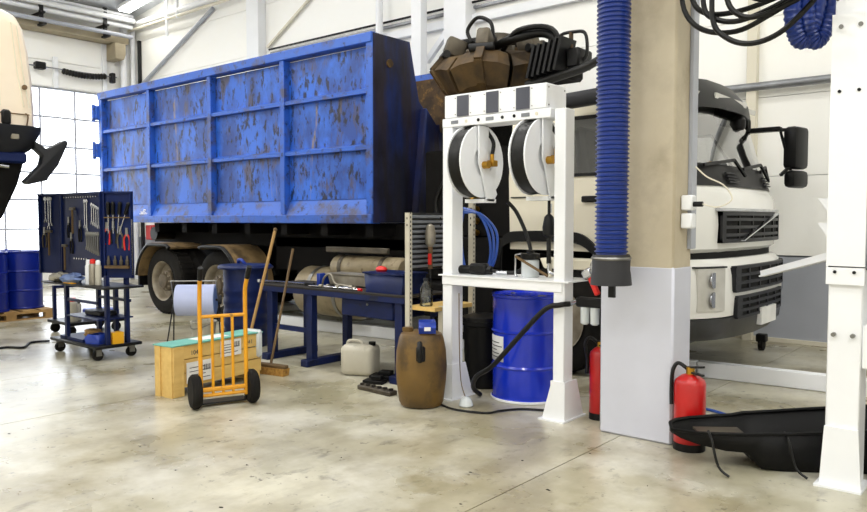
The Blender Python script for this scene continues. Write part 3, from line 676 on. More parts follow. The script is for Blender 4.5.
for sg in (-1, 1):
    t0, t1 = (.70, .93)
    ya, yb_ = sorted((CY_ + sg * t0 * HB, CY_ + sg * t1 * HB))
    hl = bpatch(ya, yb_, .7, 1.08, .035, 6).build('headlight', 'headlens', tr)
    for zz in (.80, .97):
        ym = (ya + yb_) / 2; MB().cyl((bx_((ym - CY_) / HB) + .03, ym, zz), (bx_((ym - CY_) / HB) + .045, ym, zz), .07, 16).build('reflector', 'chrome', hl)
    fr_ = MB()
    bpatch(ya - .02, yb_ + .02, 1.075, 1.09, .04, 5).build('headlight_seam', 'plastic_grey', hl)
# mirrors
def mirror(x, y, z, sg, nm='mirror'):
    m = MB().obox((x, y, z), (.16, .30, .46), rz=R(-12 * sg)).build(nm, 'plastic_black', tr, bevel=.045, seg=2)
    MB().obox((x + .01, y - sg * .005, z - .34), (.14, .33, .19), rz=R(-12 * sg)).build('wide_angle_mirror', 'plastic_black', m, bevel=.05, seg=2)
    yi = CY_ + sg * 1.16
    MB().bar((x - .18, yi, z + .2), (x, y - sg * .05, z + .19), .035, .035).build('arm', 'plastic_black', m)
    MB().bar((x - .12, yi + sg * .04, z + .18), (x - .02, yi + sg * .1, z - .26), .025, .025).build('stay', 'plastic_black', m)
    MB().bar((x - .1, yi, z - .3), (x, y - sg * .06, z - .16), .03, .03).build('arm', 'plastic_black', m)
    MB().box(x - .46, x - .1, min(yi - sg * .06, yi + sg * .05), max(yi - sg * .06, yi + sg * .05), z + .175, z + .225).build('arm_bracket', 'plastic_black', m, bevel=.01)
mirror(-2.26, 8.88, 2.28, 1)
mirror(-2.50, 6.05, 2.28, -1)
m = MB().obox((-3.42, 6.16, 2.60), (.5, .16, .14), rz=R(6), ry=R(-4)).build('air_deflector', 'plastic_grey', tr, bevel=.05, seg=3)
MB().bar((-3.3, 6.2, 2.6), (-3.3, 6.4, 2.6), .05, .05).build('deflector_bracket', 'plastic_black', m)
MB().box(-3.2, -3.12, 6.1, 6.2, 2.66, 2.72).build('deflector_cap', 'plastic_black', m)

# ================================================================== WHITE DISPENSING FRAME
f = thing('oil_dispensing_rack', (-3.36, 4.95, 0), 'white steel oil dispensing rack with two hose reels and three dark windows', 'rack')
B(-3.93, -3.83, 4.8, 4.95, 0, 2.26).build('leg', 'steelwhite', f, bevel=.006)
B(-2.87, -2.775, 4.8, 4.93, 0, 2.31).build('leg', 'steelwhite', f, bevel=.006)
for xx, hw in ((-3.88, .05), (-2.822, .048)):
    MB().prism([(xx - hw - .085, 0), (xx + hw, 0), (xx + hw, .3), (xx - hw, .3)], 'y', 4.788, 4.80).build('gusset', 'steelwhite', f)
    for xs in (xx - hw - .012, xx + hw): MB().prism([(4.79, 0), (5.08, 0), (4.97, .3), (4.79, .3)], 'x', xs, xs + .012).build('gusset', 'steelwhite', f)
    B(xx - .15, xx + .07, 4.76, 5.1, 0, .012).build('base_plate', 'steelwhite', f)
hd = B(-3.91, -2.94, 4.8, 5.09, 2.325, 2.51).build('header_box', 'steelwhite', f, bevel=.006)
for xa, xb in ((-3.775, -3.66), (-3.485, -3.37), (-3.205, -3.085)):
    B(xa, xb, 4.792, 4.80, 2.33, 2.495).build('display_window', 'screen', hd)
    for sx in (xa - .02, xb + .02):
        for sz in (2.35, 2.48): MB().cyl((sx, 4.794, sz), (sx, 4.802, sz), .004, 6).build('screw', 'steel', hd)
for sy in (4.83, 5.06):
    for sz in (2.35, 2.48): MB().cyl((-2.945, sy, sz), (-2.935, sy, sz), .006, 6).build('screw', 'steel', hd)
cb = B(-3.93, -2.90, 4.795, 5.0, 2.25, 2.322).build('cross_bar', 'steelwhite', f, bevel=.005)
for k, xx in enumerate((-3.80, -3.68, -3.56, -3.45, -3.33, -3.22, -3.12, -3.02)):
    if k in (0, 3, 6): MB().obox((xx, 4.794, 2.287), (.075, .006, .028)).build('slot', 'pegboard', cb, bevel=.002)
    else: MB().cyl((xx, 4.79, 2.287), (xx, 4.80, 2.287), .013, 10).build('hole', 'hole' if k in (2, 4, 5) else 'steelbeige', cb)
sh = B(-3.93, -2.79, 4.79, 4.82, .96, 1.04).build('shelf_lip', 'steelwhite', f, bevel=.006)
B(-3.96, -2.735, 4.78, 5.2, 1.035, 1.045).build('shelf', 'steelwhite', f)
def reel(x, y, z):
    t = bpy.data.objects.new('hose_reel', None); col.objects.link(t); t.parent = f; t.location = Vector((x, y, z)) - wloc(f)
    ax = (1, 0, 0)
    MB().lathe([(.0, 0), (.24, 0), (.29, .0), (.29, .012), (.12, .02), (.1, -.02), (0, -.02)], (x + .06, y, z), ax, 40).build('flange', 'steelwhite', t)
    MB().lathe([(0, 0), (.29, 0), (.29, .012), (0, .012)], (x - .075, y, z), ax, 40).build('flange', 'steelwhite', t)
    MB().lathe([(.15, 0), (.275, 0), (.285, .03), (.275, .06), (.285, .09), (.275, .12), (.15, .12)], (x - .063, y, z), ax, 40, caps=False).build('wound_hose', 'rubber_hose', t)
    MB().prism([(y - .085, z + .28), (y + .05, z + .28), (y + .045, z - .02), (y + .17, z - .26), (y + .12, z - .32), (y + .03, z - .32), (y - .05, z - .08), (y - .085, z - .02)], 'x', x + .085, x + .10).build('side_arm', 'steelwhite', t, bevel=.003)
    B(x - .09, x + .10, y - .02, y + .15, z - .33, z - .30).build('hose_guide', 'steelwhite', t)
    MB().cyl((x + .10, y - .02, z - .03), (x + .15, y - .02, z - .03), .03, 12).build('swivel', 'brass', t)
    MB().box(x + .10, x + .16, y + .02, y + .09, z - .04, z + .01).cyl((x + .13, y + .05, z - .03), (x + .13, y + .05, z + .06), .018, 8).build('elbow', 'brass', t, bevel=.004)
    MB().tube(cr([(x + .13, y + .05, z + .05), (x + .13, y + .07, z + .15), (x + .08, y + .06, z + .24), (x + .06, y + .05, z + .30)]), .016, 8).build('feed_hose', 'rubber_hose', t)
reel(-3.66, 4.89, 1.965); reel(-3.075, 4.90, 1.975)
MB().cyl((-3.02, 5.0, 1.62), (-3.02, 5.0, 1.55), .012, 8).build('nozzle_tip', 'chrome', f)
# things on / hanging from the rack
t = thing('oil_gun', (-3.02, 4.98, 1.2), 'black oil gun with chrome spout hanging from a reel of the white rack', 'oil gun')
MB().cyl((-3.02, 4.98, 1.66), (-3.02, 4.98, 1.52), .012, 8).build('hose_end', 'rubber_hose', t)
MB().lathe([(.02, 0), (.045, .02), (.05, .08), (.035, .16), (.015, .18)], (-3.02, 4.98, 1.36), n=12).build('grip', 'plastic_black', t)
MB().cyl((-3.02, 4.98, 1.36), (-3.02, 4.98, 1.16), .018, 8).build('barrel', 'rubber_hose', t)
MB().tube(cr([(-3.02, 4.98, 1.34), (-3.02, 4.98, 1.12), (-3.0, 4.98, 1.09), (-2.94, 4.99, 1.075)], 5), .01, 8).build('spout', 'chrome', t)
t = thing('grease_gun', (-3.7, 4.95, 1.05), 'black grease gun lying on the shelf of the white rack', 'grease gun')
MB().cyl((-3.93, 4.9, 1.085), (-3.55, 4.97, 1.085), .035, 12).build('barrel', 'plastic_black', t)
MB().obox((-3.66, 4.95, 1.095), (.16, .1, .09), rz=R(10)).build('head', 'plastic_black', t, bevel=.02)
MB().tube(cr([(-3.55, 4.97, 1.085), (-3.42, 4.98, 1.07), (-3.3, 5.0, 1.09), (-3.22, 5.03, 1.2), (-3.27, 5.07, 1.35), (-3.38, 5.08, 1.55), (-3.45, 5.05, 1.64)]), .016, 8).build('hose', 'rubber_hose', t)
MB().cyl((-3.5, 4.97, 1.07), (-3.4, 4.98, 1.07), .018, 8).build('coupling', 'chrome', t)
MB().bar((-3.98, 4.86, 1.09), (-3.9, 4.86, 1.19), .015, .012).build('lever', 'steel', t)
t = thing('filter_jar', (-3.2, 4.98, 1.045), 'clear jar with black lid standing on the shelf of the white rack', 'jar')
MB().lathe([(.065, 0), (.07, .01), (.07, .13), (.06, .14)], (-3.2, 5.0, 1.046), n=18).build('jar', 'clearplastic', t)
MB().lathe([(.072, 0), (.075, .005), (.075, .045), (.03, .05), (.03, .07), (0, .07)], (-3.2, 5.0, 1.187), n=18).build('lid', 'plastic_black', t)
MB().tube([(-3.3, 4.97, 1.05), (-3.32, 4.97, 1.06), (-3.32, 4.97, 1.22), (-3.27, 4.98, 1.23)], .009, 6).build('pipe', 'chrome', t)
tag(MB().cyl((-3.27, 4.9, 1.21), (-2.98, 4.9, 1.07), .011, 8).build('wooden_stick', 'woodpole', at=(-3.1, 4.9, 1.06)), 'thin wooden stick leaning on the clear jar', 'stick')
t = thing('plastic_tray', (-2.95, 5.1, 1.045), 'cream plastic tray on the shelf behind the pillar-side leg of the white rack', 'tray')
MB().prism([(-3.12, 1.2), (-2.62, 1.2), (-2.66, 1.12), (-3.08, 1.12)], 'y', 5.0, 5.18).build('tray', 'cabcream', t, bevel=.01)
MB().bar((-2.72, 5.02, 1.05), (-2.64, 5.02, 1.18), .03, .02).build('leg', 'cabcream', t)
MB().bar((-3.04, 5.05, 1.05), (-3.06, 5.05, 1.14), .03, .02).build('leg', 'cabcream', t)
t = thing('hose_coil', (-3.95, 5.4, 1.2), 'coiled blue air hose hanging behind the barrel-side leg of the white rack', 'hose')
for k in range(3):
    MB().tube(cr([(-4.1, 5.3, 1.6 - .02 * k), (-3.95 + .01 * k, 5.32, 1.55), (-3.86 + .03 * k, 5.34 + .02 * k, 1.4), (-3.84 + .03 * k, 5.36, 1.2), (-3.9 + .02 * k, 5.37, 1.05), (-4.02, 5.36, .95), (-4.12, 5.34, 1.1), (-4.14, 5.32, 1.4), (-4.1, 5.3, 1.6 - .02 * k)]), .012, 6).build('loop', 'hoseclear', t)
MB().bar((-4.1, 5.28, 1.585), (-4.2, 5.54, 1.6), .02, .02).build('hook', 'steel', t)
# drum behind the frame
def drum(x, y, z, name, label, cat, mat, grp=None, sticker=False, lid=None):
    t = thing(name, (x, y, z), label, cat, grp)
    pr = [(.28, 0), (.295, .004), (.295, .02), (.285, .03), (.285, .27), (.297, .285), (.285, .30), (.285, .56), (.297, .575), (.285, .59), (.285, .85), (.295, .86), (.295, .88), (.28, .88), (.275, .865), (0, .862)]
    MB().lathe(pr, (x, y, z), n=40).build('shell', mat, t)
    MB().cyl((x + .15, y, z + .862), (x + .15, y, z + .872), .035, 12).build('bung', 'steel', t)
    MB().cyl((x - .17, y + .05, z + .862), (x - .17, y + .05, z + .872), .02, 10).build('bung', 'steel', t)
    MB().lathe([(.296, 0), (.302, .003), (.302, .018), (.296, .021)], (x, y, z + .002), n=40, caps=False).build('chime', 'steelwhite' if sticker else mat, t)
    if sticker:
        # paper label wrapped on the shell, printed lines
        a0, a1 = sticker
        lab = MB().quadgrid(lambda a, zz: (x + .288 * math.cos(a), y + .288 * math.sin(a), zz), [a0 + (a1 - a0) * k / 6 for k in range(7)], [z + .33, z + .54]).build('sticker', 'paper', t, thick=.001)
        for r_ in range(5):
            MB().quadgrid(lambda a, zz: (x + .2895 * math.cos(a), y + .2895 * math.sin(a), zz), [a0 + .05 + (a1 - a0 - .1 - .12 * (r_ % 3)) * k / 5 for k in range(6)], [z + .36 + .03 * r_, z + .368 + .03 * r_]).build('print_line', 'print', lab)
    return t
dd = drum(-3.43, 5.31, 0, 'oil_drum', 'bright blue steel oil drum with white sticker under the white rack', 'drum', 'drumblue', sticker=(R(-144), R(-98)))
t = thing('waste_bin', (-4.0, 5.42, 0), 'black plastic bin standing beside the bright blue drum behind the rack', 'bin')
MB().lathe([(.15, 0), (.17, .02), (.185, .55), (.2, .56), (.2, .6), (.18, .6)], (-3.955, 5.42, 0), n=24).build('body', 'oilblack', t)
MB().lathe([(.19, 0), (.19, .03), (.12, .05), (0, .05)], (-3.955, 5.42, .601), n=24).build('lid', 'plastic_black', t)
# brown barrel with blue tray on it
t = thing('plastic_barrel', (-3.92, 4.52, 0), 'grimy brown plastic barrel with handle, before a leg of the white rack', 'barrel')
MB().lathe([(.12, 0), (.165, .01), (.18, .04), (.2, .2), (.207, .32), (.2, .45), (.18, .55), (.165, .585), (.13, .6), (.0, .6)], (-3.93, 4.53, 0), n=32).build('body', 'barrelbrown', t)
MB().cyl((-4.02, 4.47, .6), (-4.02, 4.47, .63), .045, 14).build('cap', 'barrelbrown', t)
MB().tube(cr([(-3.80, 4.36, .54), (-3.77, 4.33, .5), (-3.765, 4.325, .44), (-3.78, 4.34, .4)]), .02, 8).build('handle', 'plastic_black', t)
MB().obox((-3.78, 4.35, .455), (.07, .03, .12), rz=R(45)).build('handle_plate', 'plastic_black', t, bevel=.01)
def bin_box(name, x, y, z, l, wd, h, rz, mat, label, cat, slope=True):
    t = thing(name, (x, y, z), label, cat)
    prof_ = [(-l / 2, 0), (l / 2 - .02, 0), (l / 2, h * .55), (l / 2 - .05, h), (-l / 2, h)] if slope else [(-l / 2 + .02, 0), (l / 2 - .02, 0), (l / 2, h), (-l / 2, h)]
    m = MB().prism(prof_, 'y', -wd / 2, wd / 2); m.f = [q for q in m.f if not (len(q) == 4 and all(abs(m.v[i][2] - h) < 1e-6 for i in q))]
    m.rot(Matrix.Translation((x, y, z)) @ Matrix.Rotation(rz, 4, 'Z')); m.build('body', mat, t, thick=.006)
    return t
t = bin_box('parts_bin', -3.86, 4.52, .602, .22, .13, .085, R(-48), 'boxblue', 'small blue open parts bin standing on the brown plastic barrel', 'bin')
MB().obox((-3.785, 4.437, .64), (.004, .05, .03), rz=R(-48)).build('label_card', 'paper', t)

# ================================================================== SLIM LOUVRED RACK
t = thing('louvre_rack', (-4.33, 5.28, 0), 'slim shelving rack with perforated posts and grey louvred end panel', 'shelf')
def post(x, y, h):
    p = B(x - .025, x + .025, y - .02, y + .02, 0, h).build('post', 'postgalv', t)
    hm = MB()
    for k in range(int(h / .04)):
        zz = .03 + .04 * k
        hm.add([(x + .0255, y - .006, zz), (x + .0255, y + .006, zz), (x + .0255, y + .006, zz + .02), (x + .0255, y - .006, zz + .02)], [(0, 1, 2, 3)])
    tag(hm.build('perforations', 'hole', p, flat=True), kind='stuff')
    for zz in (1.5, 1.44): MB().add([(x - .006, y - .0205, zz), (x + .006, y - .0205, zz), (x + .006, y - .0205, zz + .02), (x - .006, y - .0205, zz + .02)], [(0, 1, 2, 3)]).build('slot', 'hole', p, flat=True)
post(-4.47, 4.98, 1.56); post(-4.47, 5.58, 1.56); post(-4.2, 5.56, 1.66); post(-4.2, 5.12, .73)
B(-4.485, -4.475, 5.0, 5.57, 1.04, 1.56).build('end_panel', 'plastic_grey', t)
for k in range(11):
    zz = 1.06 + k * .045
    MB().prism([(-4.475, zz), (-4.455, zz + .006), (-4.455, zz + .022), (-4.475, zz + .028)], 'y', 5.01, 5.56).build('louvre', 'pegboard', t)
for zz in (.69, .40, .12):
    B(-4.49, -4.18, 5.0, 5.58, zz, zz + .035).build('shelf', 'pine' if zz > .6 else 'darkmetal', t)
t = thing('work_light', (-4.42, 5.12, 1.3), 'caged inspection lamp with brown grip hanging on the louvred panel', 'lamp')
MB().lathe([(.02, 0), (.045, .03), (.05, .12), (.035, .19), (.01, .21)], (-4.40, 5.2, 1.25), n=14).build('lamp_cage', 'silvertray', t)
MB().cyl((-4.40, 5.2, 1.05), (-4.40, 5.2, 1.26), .022, 10).build('grip', 'bronze', t)
MB().obox((-4.39, 5.18, 1.14), (.02, .03, .1)).build('switch', 'redcap', t)
MB().tube([(-4.40, 5.2, 1.05), (-4.395, 5.2, .9), (-4.40, 5.19, .76)], .007, 6).build('cord', 'rubber_hose', t)
MB().tube(cr([(-4.45, 5.2, 1.41), (-4.43, 5.2, 1.45), (-4.40, 5.2, 1.45)], 4), .006, 6).build('hook', 'steel', t)
t = thing('glass_bottle', (-4.35, 5.05, .725), 'clear glass bottle on the wooden shelf below the louvred panel', 'bottle')
MB().lathe([(.055, 0), (.06, .01), (.06, .15), (.03, .2), (.025, .23)], (-4.34, 5.07, .726), n=16).build('bottle', 'jarglass', t)
MB().cyl((-4.34, 5.07, .956), (-4.34, 5.07, .975), .028, 10).build('cap', 'plastic_grey', t)
for i, (yy, zz, m_, lb) in enumerate(((5.3, .435, 'oilblack', 'black oily can on the middle shelf of the slim rack'), (5.42, .155, 'gunmetal', 'grey metal can on the lowest shelf of the slim rack'))):
    tag(MB().lathe([(.08, 0), (.09, .01), (.09, .16), (.05, .19), (.04, .19)], (-4.33, yy, zz + .001), n=14).build('can', m_, at=(-4.33, yy, zz)), lb, 'can')

# ================================================================== WORKBENCH
t = thing('workbench', (-5.6, 5.3, 0), 'dark blue steel workbench in front of the truck, with foot bars', 'workbench')
B(-6.65, -4.52, 4.98, 5.6, .785, .805).build('worktop', 'loosebrown', t)
B(-6.65, -4.52, 4.98, 5.02, .735, .786).build('apron', 'benchblue', t)
B(-6.65, -4.52, 5.56, 5.6, .735, .786).build('apron', 'benchblue', t)
for xx in (-6.5, -5.86, -4.62):
    B(xx - .045, xx + .045, 5.0, 5.08, .06, .735).build('leg', 'benchblue', t, bevel=.005)
    B(xx - .04, xx + .04, 5.5, 5.58, .06, .735).build('leg', 'benchblue', t, bevel=.005)
    B(xx - .05, xx + .05, 4.93, 5.64, 0, .07).build('foot_bar', 'benchblue', t, bevel=.005)
B(-6.5, -5.86, 5.03, 5.06, .33, .38).build('stretcher', 'benchblue', t)
dr = B(-5.42, -4.72, 5.04, 5.5, .56, .73).build('drawer', 'benchblue', t, bevel=.012)
MB().cyl((-5.05, 5.03, .69), (-5.05, 5.04, .69), .012, 8).build('lock', 'steel', dr)
bb = bin_box('tote_box', -4.86, 5.22, .806, .5, .32, .19, 0, 'binblue', 'dark blue plastic tote on the workbench with a red rag in it', 'box', slope=False)
MB().box(-5.12, -4.6, 5.04, 5.4, .985, 1.0).build('rim', 'binblue', bb)
tag(MB().sphere((-5.0, 5.18, 1.02), .055, 12, (1.2, .9, .6)).build('rag', 'redcap', at=(-5.0, 5.18, 1.0)), 'crumpled red rag sticking out of the dark blue tote', 'rag')
t = thing('metal_tray', (-5.5, 5.4, .806), 'dull silver metal tray standing on the workbench behind hand tools', 'tray')
m = MB().prism([(-5.9, .8065), (-5.2, .8065), (-5.16, .93), (-5.94, .93)], 'y', 5.32, 5.56).build('tray', 'silvertray', t, bevel=.015)
MB().box(-5.96, -5.14, 5.31, 5.57, .925, .935).build('rim', 'silvertray', t)
tag(B(-6.02, -5.97, 5.25, 5.45, .806, .93).build('carton', 'boxblue', bevel=.004, at=(-6, 5.35, .806)), 'small blue carton beside the silver tray on the workbench', 'box')
t = thing('torque_wrench', (-6.2, 5.1, .806), 'long chrome torque wrench lying along the workbench edge', 'wrench')
MB().cyl((-6.75, 5.06, .825), (-6.05, 5.12, .825), .013, 8).build('shaft', 'chrome', t)
MB().cyl((-6.05, 5.12, .825), (-5.92, 5.13, .825), .018, 8).build('grip', 'plastic_black', t)
MB().cyl((-6.75, 5.06, .812), (-6.75, 5.06, .845), .025, 10).build('head', 'chrome', t)
for k, (xx, yy, an) in enumerate(((-5.83, 5.06, 8), (-5.78, 5.14, -10), (-5.62, 5.09, 10), (-5.5, 5.13, 40), (-5.36, 5.08, 5))):
    t = thing('socket_tool', (xx, yy, .806), 'small steel socket tool lying among hand tools on the workbench', 'tool', 'loose socket tools on the workbench')
    v = Vector((math.cos(R(an)), math.sin(R(an)), 0))
    MB().cyl(Vector((xx, yy, .818)) - v * .08, Vector((xx, yy, .818)) + v * .06, .011, 8).build('shank', 'chrome', t)
    MB().cyl(Vector((xx, yy, .824)) + v * .06, Vector((xx, yy, .824)) + v * .1, .018, 10).build('socket', 'silvertray', t)
tag(MB().tube(cr([(-5.93, 5.25, .82), (-5.88, 5.24, .9), (-5.8, 5.25, .93), (-5.72, 5.24, .84), (-5.62, 5.26, .825), (-5.5, 5.25, .82)]), .012, 6).build('air_hose', 'silvertray', at=(-5.8, 5.15, .81)), 'short grey hose looped on the workbench among hand tools', 'hose')
t = thing('screwdriver', (-5.12, 5.03, .806), 'red handled screwdriver on the workbench beside the dark blue tote', 'screwdriver')
MB().cyl((-5.2, 5.06, .822), (-5.14, 5.05, .822), .014, 8).build('handle', 'redcap', t)
MB().cyl((-5.2, 5.06, .822), (-5.28, 5.07, .822), .005, 6).build('blade', 'chrome', t)
# blue bin, bucket
t = thing('rubbish_bin', (-7.4, 5.35, 0), 'tall dark blue ribbed bin with flat rim behind the wooden crate', 'bin')
prb = [(.24, 0), (.25, .02)]
for k in range(5): prb += [(.252, .1 + .13 * k), (.262, .13 + .13 * k), (.262, .16 + .13 * k), (.254, .19 + .13 * k)]
MB().lathe(prb + [(.26, .88), (.26, .92), (.23, .92)], (-7.4, 5.35, 0), n=28).build('body', 'binblue', t)
MB().lathe([(.26, 0), (.32, .0), (.325, .02), (.3, .045), (.1, .06), (0, .06)], (-7.4, 5.35, .921), n=28).build('lid', 'binblue', t)
MB().tube(cr([(-7.46, 5.3, .975), (-7.44, 5.28, 1.02), (-7.36, 5.27, 1.02), (-7.34, 5.3, .975)], 4), .02, 8).build('handle', 'boxblue', t)
t = thing('bucket', (-7.75, 5.0, 0), 'pale grey plastic bucket on the floor behind the wooden crate', 'bucket')
MB().lathe([(.11, 0), (.12, .01), (.145, .28), (.155, .285), (.155, .3), (.14, .3), (.115, .02), (0, .02)], (-7.75, 5.0, 0), n=24).build('body', 'jerry', t)
MB().tube(cr([(-7.9, 5.0, .28), (-7.86, 4.9, .24), (-7.75, 4.85, .22), (-7.64, 4.9, .24), (-7.6, 5.0, .28)]), .005, 6).build('handle', 'steel', t)
# brooms
t = thing('broom', (-5.9, 4.5, 0), 'push broom with straw coloured bristles leaning on the workbench end', 'broom')
MB().cyl((-5.86, 4.52, .1), (-6.0, 4.92, 1.2), .013, 8).build('handle', 'woodpole', t)
MB().obox((-5.85, 4.50, .085), (.42, .07, .035), rz=R(10)).build('head', 'woodpole', t, bevel=.008)
MB().prism([(-.2, .0), (.2, .0), (.21, .07), (-.21, .07)], 'y', -.045, .045).rot(Matrix.Translation((-5.85, 4.5, 0)) @ Matrix.Rotation(R(10), 4, 'Z')).build('bristles', 'bristle', t)
t = thing('wooden_pole', (-6.1, 4.4, 0), 'pale wooden pole leaning behind the yellow hand truck', 'pole')
MB().cyl((-6.12, 4.36, 0.01), (-5.9, 4.62, 1.40), .015, 8).build('shaft', 'palletwood', t)
MB().sphere((-5.9, 4.62, 1.40), .02, 8).build('tip', 'woodpole', t)
# jerry can + bits
t = thing('jerry_can', (-5.17, 5.06, 0), 'white plastic jerry can with black cap under the workbench edge', 'canister')
MB().obox((-5.17, 5.06, .15), (.34, .26, .30), rz=R(25)).build('body', 'jerry', t, bevel=.06, seg=3)
MB().cyl((-5.05, 5.10, .29), (-5.05, 5.10, .325), .035, 12).build('cap', 'plastic_black', t)
MB().tube(cr([(-5.29, 5.0, .29), (-5.27, 5.01, .325), (-5.17, 5.05, .325), (-5.14, 5.06, .29)], 4), .014, 6).build('handle', 'jerry', t)
for k, (x, y, a_, b_, c_, lb) in enumerate(((-4.82, 5.02, .24, .16, .05, 'flat black steel plate on the floor behind the white jerry can'), (-4.78, 4.86, .2, .12, .035, 'black metal block on the floor between jerry can and barrel'))):
    tag(MB().obox((x, y, c_ / 2 + .0), (a_, b_, c_), rz=R(20)).obox((x + .03, y, c_ + .02), (a_ * .5, b_ * .6, .04), rz=R(20)).build('scrap_part', 'oilblack', bevel=.006, at=(x, y, 0)), lb, 'metal part')
t = thing('metal_bar', (-4.6, 4.62, 0), 'rusty metal bar lying on the floor beside the brown barrel', 'metal bar')
MB().obox((-4.52, 4.62, .02), (.42, .1, .04), rz=R(-4)).build('bar', 'gunmetal', t, bevel=.008)
for k in range(6): MB().cyl((-4.7 + .07 * k, 4.62, .04), (-4.7 + .07 * k, 4.62, .055), .02, 8).build('bolt', 'loosebrown', t)

# ================================================================== EXHAUST HOSE AT THE PILLAR
t = thing('exhaust_hose', (-2.265, 4.52, 1.05), 'thick ribbed blue exhaust hose with black rubber funnel hanging before the pillar', 'hose')
zz = 1.27; pts = []; rr = []
while zz < 3.7:
    pts += [(-2.265, 4.52, zz), (-2.265, 4.52, zz + .011), (-2.265, 4.52, zz + .018), (-2.265, 4.52, zz + .022)]; rr += [.098, .098, .11, .11]; zz += .029
MB().tube(pts, rr, 24).build('hose', 'hoseblue', t)
MB().lathe([(.118, 0), (.125, -.02), (.122, -.1), (.128, -.13), (.135, -.2), (.125, -.2), (.115, -.12), (.1, 0)], (-2.265, 4.52, 1.27), n=28, caps=False).build('funnel', 'navyfunnel', t)
MB().lathe([(.127, 0), (.132, .01), (.127, .02)], (-2.265, 4.52, 1.235), n=24, caps=False).build('clamp', 'steel', t)
B(-2.26, -2.22, 4.47, 4.50, .99, 1.08).build('hook', 'plastic_black', t)
MB().bar((-2.265, 4.52, 3.7), (-2.24, 4.9, 3.75), .06, .06).build('hanger', 'steelwhite', t)
# ================================================================== RIGHT WHITE GANTRY
t = thing('white_gantry', (-.9, 4.71, 0), 'white steel gantry post with bolted flanges and cross beams beside the black trough', 'gantry')
B(-.99, -.82, 4.62, 4.79, 0, 3.3).build('post', 'steelwhite', t, bevel=.006)
B(.75, .92, 4.62, 4.79, 0, 3.3).build('post', 'steelwhite', t, bevel=.006)
B(-1.0, -.81, 4.60, 4.615, 1.14, 2.62).build('cover_plate', 'steelwhite', t)
for z0, z1 in ((.68, .92), (2.56, 2.76)): B(-.82, .75, 4.63, 4.78, z0, z1).build('cross_beam', 'steelwhite', t, bevel=.006)
B(-.82, .75, 4.7, 4.72, 1.22, 2.2).build('back_panel', 'plastic_grey', t)
B(-.78, .75, 4.8, 4.82, .1, .66).build('back_panel', 'oilblack', t)
B(-.99, .75, 4.60, 4.80, 1.235, 1.242).build('divider', 'pegboard', t)
for xb in (-.955, -.86):
    for zb_, mm in ((2.55, 'steel'), (1.21, 'hole'), (2.2, 'hole'), (.86, 'steel')): MB().cyl((xb, 4.592, zb_), (xb, 4.622, zb_), .009 if mm == 'hole' else .012, 10).build('bolt', mm, t)
MB().box(-1.03, -.79, 4.56, 4.82, 0, .012).prism([(-1.01, .012), (-.80, .012), (-.82, .34), (-.99, .34)], 'y', 4.602, 4.618).build('foot_plate', 'steelwhite', t)
for z_ in (1.62, 1.48): MB().prism([(-1.07, z_), (-.99, z_), (-.99, z_ - .12)], 'y', 4.69, 4.72).build('bracket', 'steelwhite', t)
MB().bar((-.98, 4.82, 1.31), (-1.55, 5.3, 1.135), .012, .035).build('sloping_arm', 'steelwhite', t)
MB().bar((-.98, 4.83, 1.285), (-1.55, 5.31, 1.115), .04, .01).build('arm_flange', 'steelwhite', t)
B(-1.93, .92, 4.66, 4.76, 3.15, 3.3).build('top_beam', 'steelwhite', t)
B(-1.9, -1.3, 4.36, 4.66, 3.06, 3.2).build('manifold', 'steelwhite', t)
# black feed hoses hanging in loops
hs = [((-1.87, 3.06), (-1.84, 2.8), (-1.72, 2.66), (-1.52, 2.62), (-1.32, 2.69), (-1.05, 2.82)),
      ((-1.8, 3.06), (-1.79, 2.86), (-1.70, 2.76), (-1.52, 2.74), (-1.30, 2.78), (-1.0, 2.86)),
      ((-1.73, 3.06), (-1.72, 2.82), (-1.66, 2.73), (-1.5, 2.69), (-1.25, 2.76), (-.98, 2.9)),
      ((-1.66, 3.06), (-1.665, 2.74), (-1.58, 2.61), (-1.44, 2.555), (-1.28, 2.59), (-1.12, 2.72), (-1.0, 2.88)),
      ((-1.59, 3.06), (-1.58, 2.84), (-1.5, 2.73), (-1.38, 2.71), (-1.2, 2.76), (-1.0, 2.84)),
      ((-1.52, 3.06), (-1.5, 2.9), (-1.4, 2.81), (-1.25, 2.8), (-1.05, 2.80), (-.98, 2.78)),
      ((-1.45, 3.06), (-1.43, 2.9), (-1.36, 2.82), (-1.2, 2.82), (-1.05, 2.79), (-.97, 2.74))]
lbs = ['black feed hose hanging lowest on the pillar side of the hose bundle', 'thin black feed hose second from the pillar in the hose bundle', 'black feed hose third from the pillar in the hose bundle', 'black feed hose with the deepest sagging loop in the bundle', 'black feed hose fifth from the pillar in the hose bundle', 'black feed hose second nearest to the blue coiled hose', 'black feed hose nearest to the blue coiled hose']
for k, h in enumerate(hs):
    yh = 4.62 - .038 * k; sx = yh / 4.62
    t = thing('feed_hose', (h[0][0] * sx, yh, 2.98), lbs[k], 'hose', 'black feed hoses above the truck front')
    MB().tube(cr([(x * sx, yh, z - .03 * k * .5 * (1 if i else 0)) for i, (x, z) in enumerate(h)]), .016, 8).build('hose', 'rubber_hose', t)
    MB().cyl((h[0][0] * sx, yh, 2.99), (h[0][0] * sx, yh, 3.06), .018, 8).build('ferrule', 'chrome', t)
t = thing('coiled_hose', (-1.12, 4.6, 2.6), 'bright blue ribbed hose coiled over the beam beside the gantry post', 'hose')
for k, (xc, yc) in enumerate(((-1.14, 4.92), (-1.20, 4.86))):
    pts = []; rr = []
    for i in range(90):
        an = 2 * math.pi * i / 89
        pts.append((xc + .055 * math.cos(an) + .02 * math.sin(an), yc + .07 * math.cos(an) , 2.86 + .30 * math.sin(an))); rr.append(.052 if i % 2 else .045)
    MB().tube(pts, rr, 12).build('loop', 'hoseblue', t)
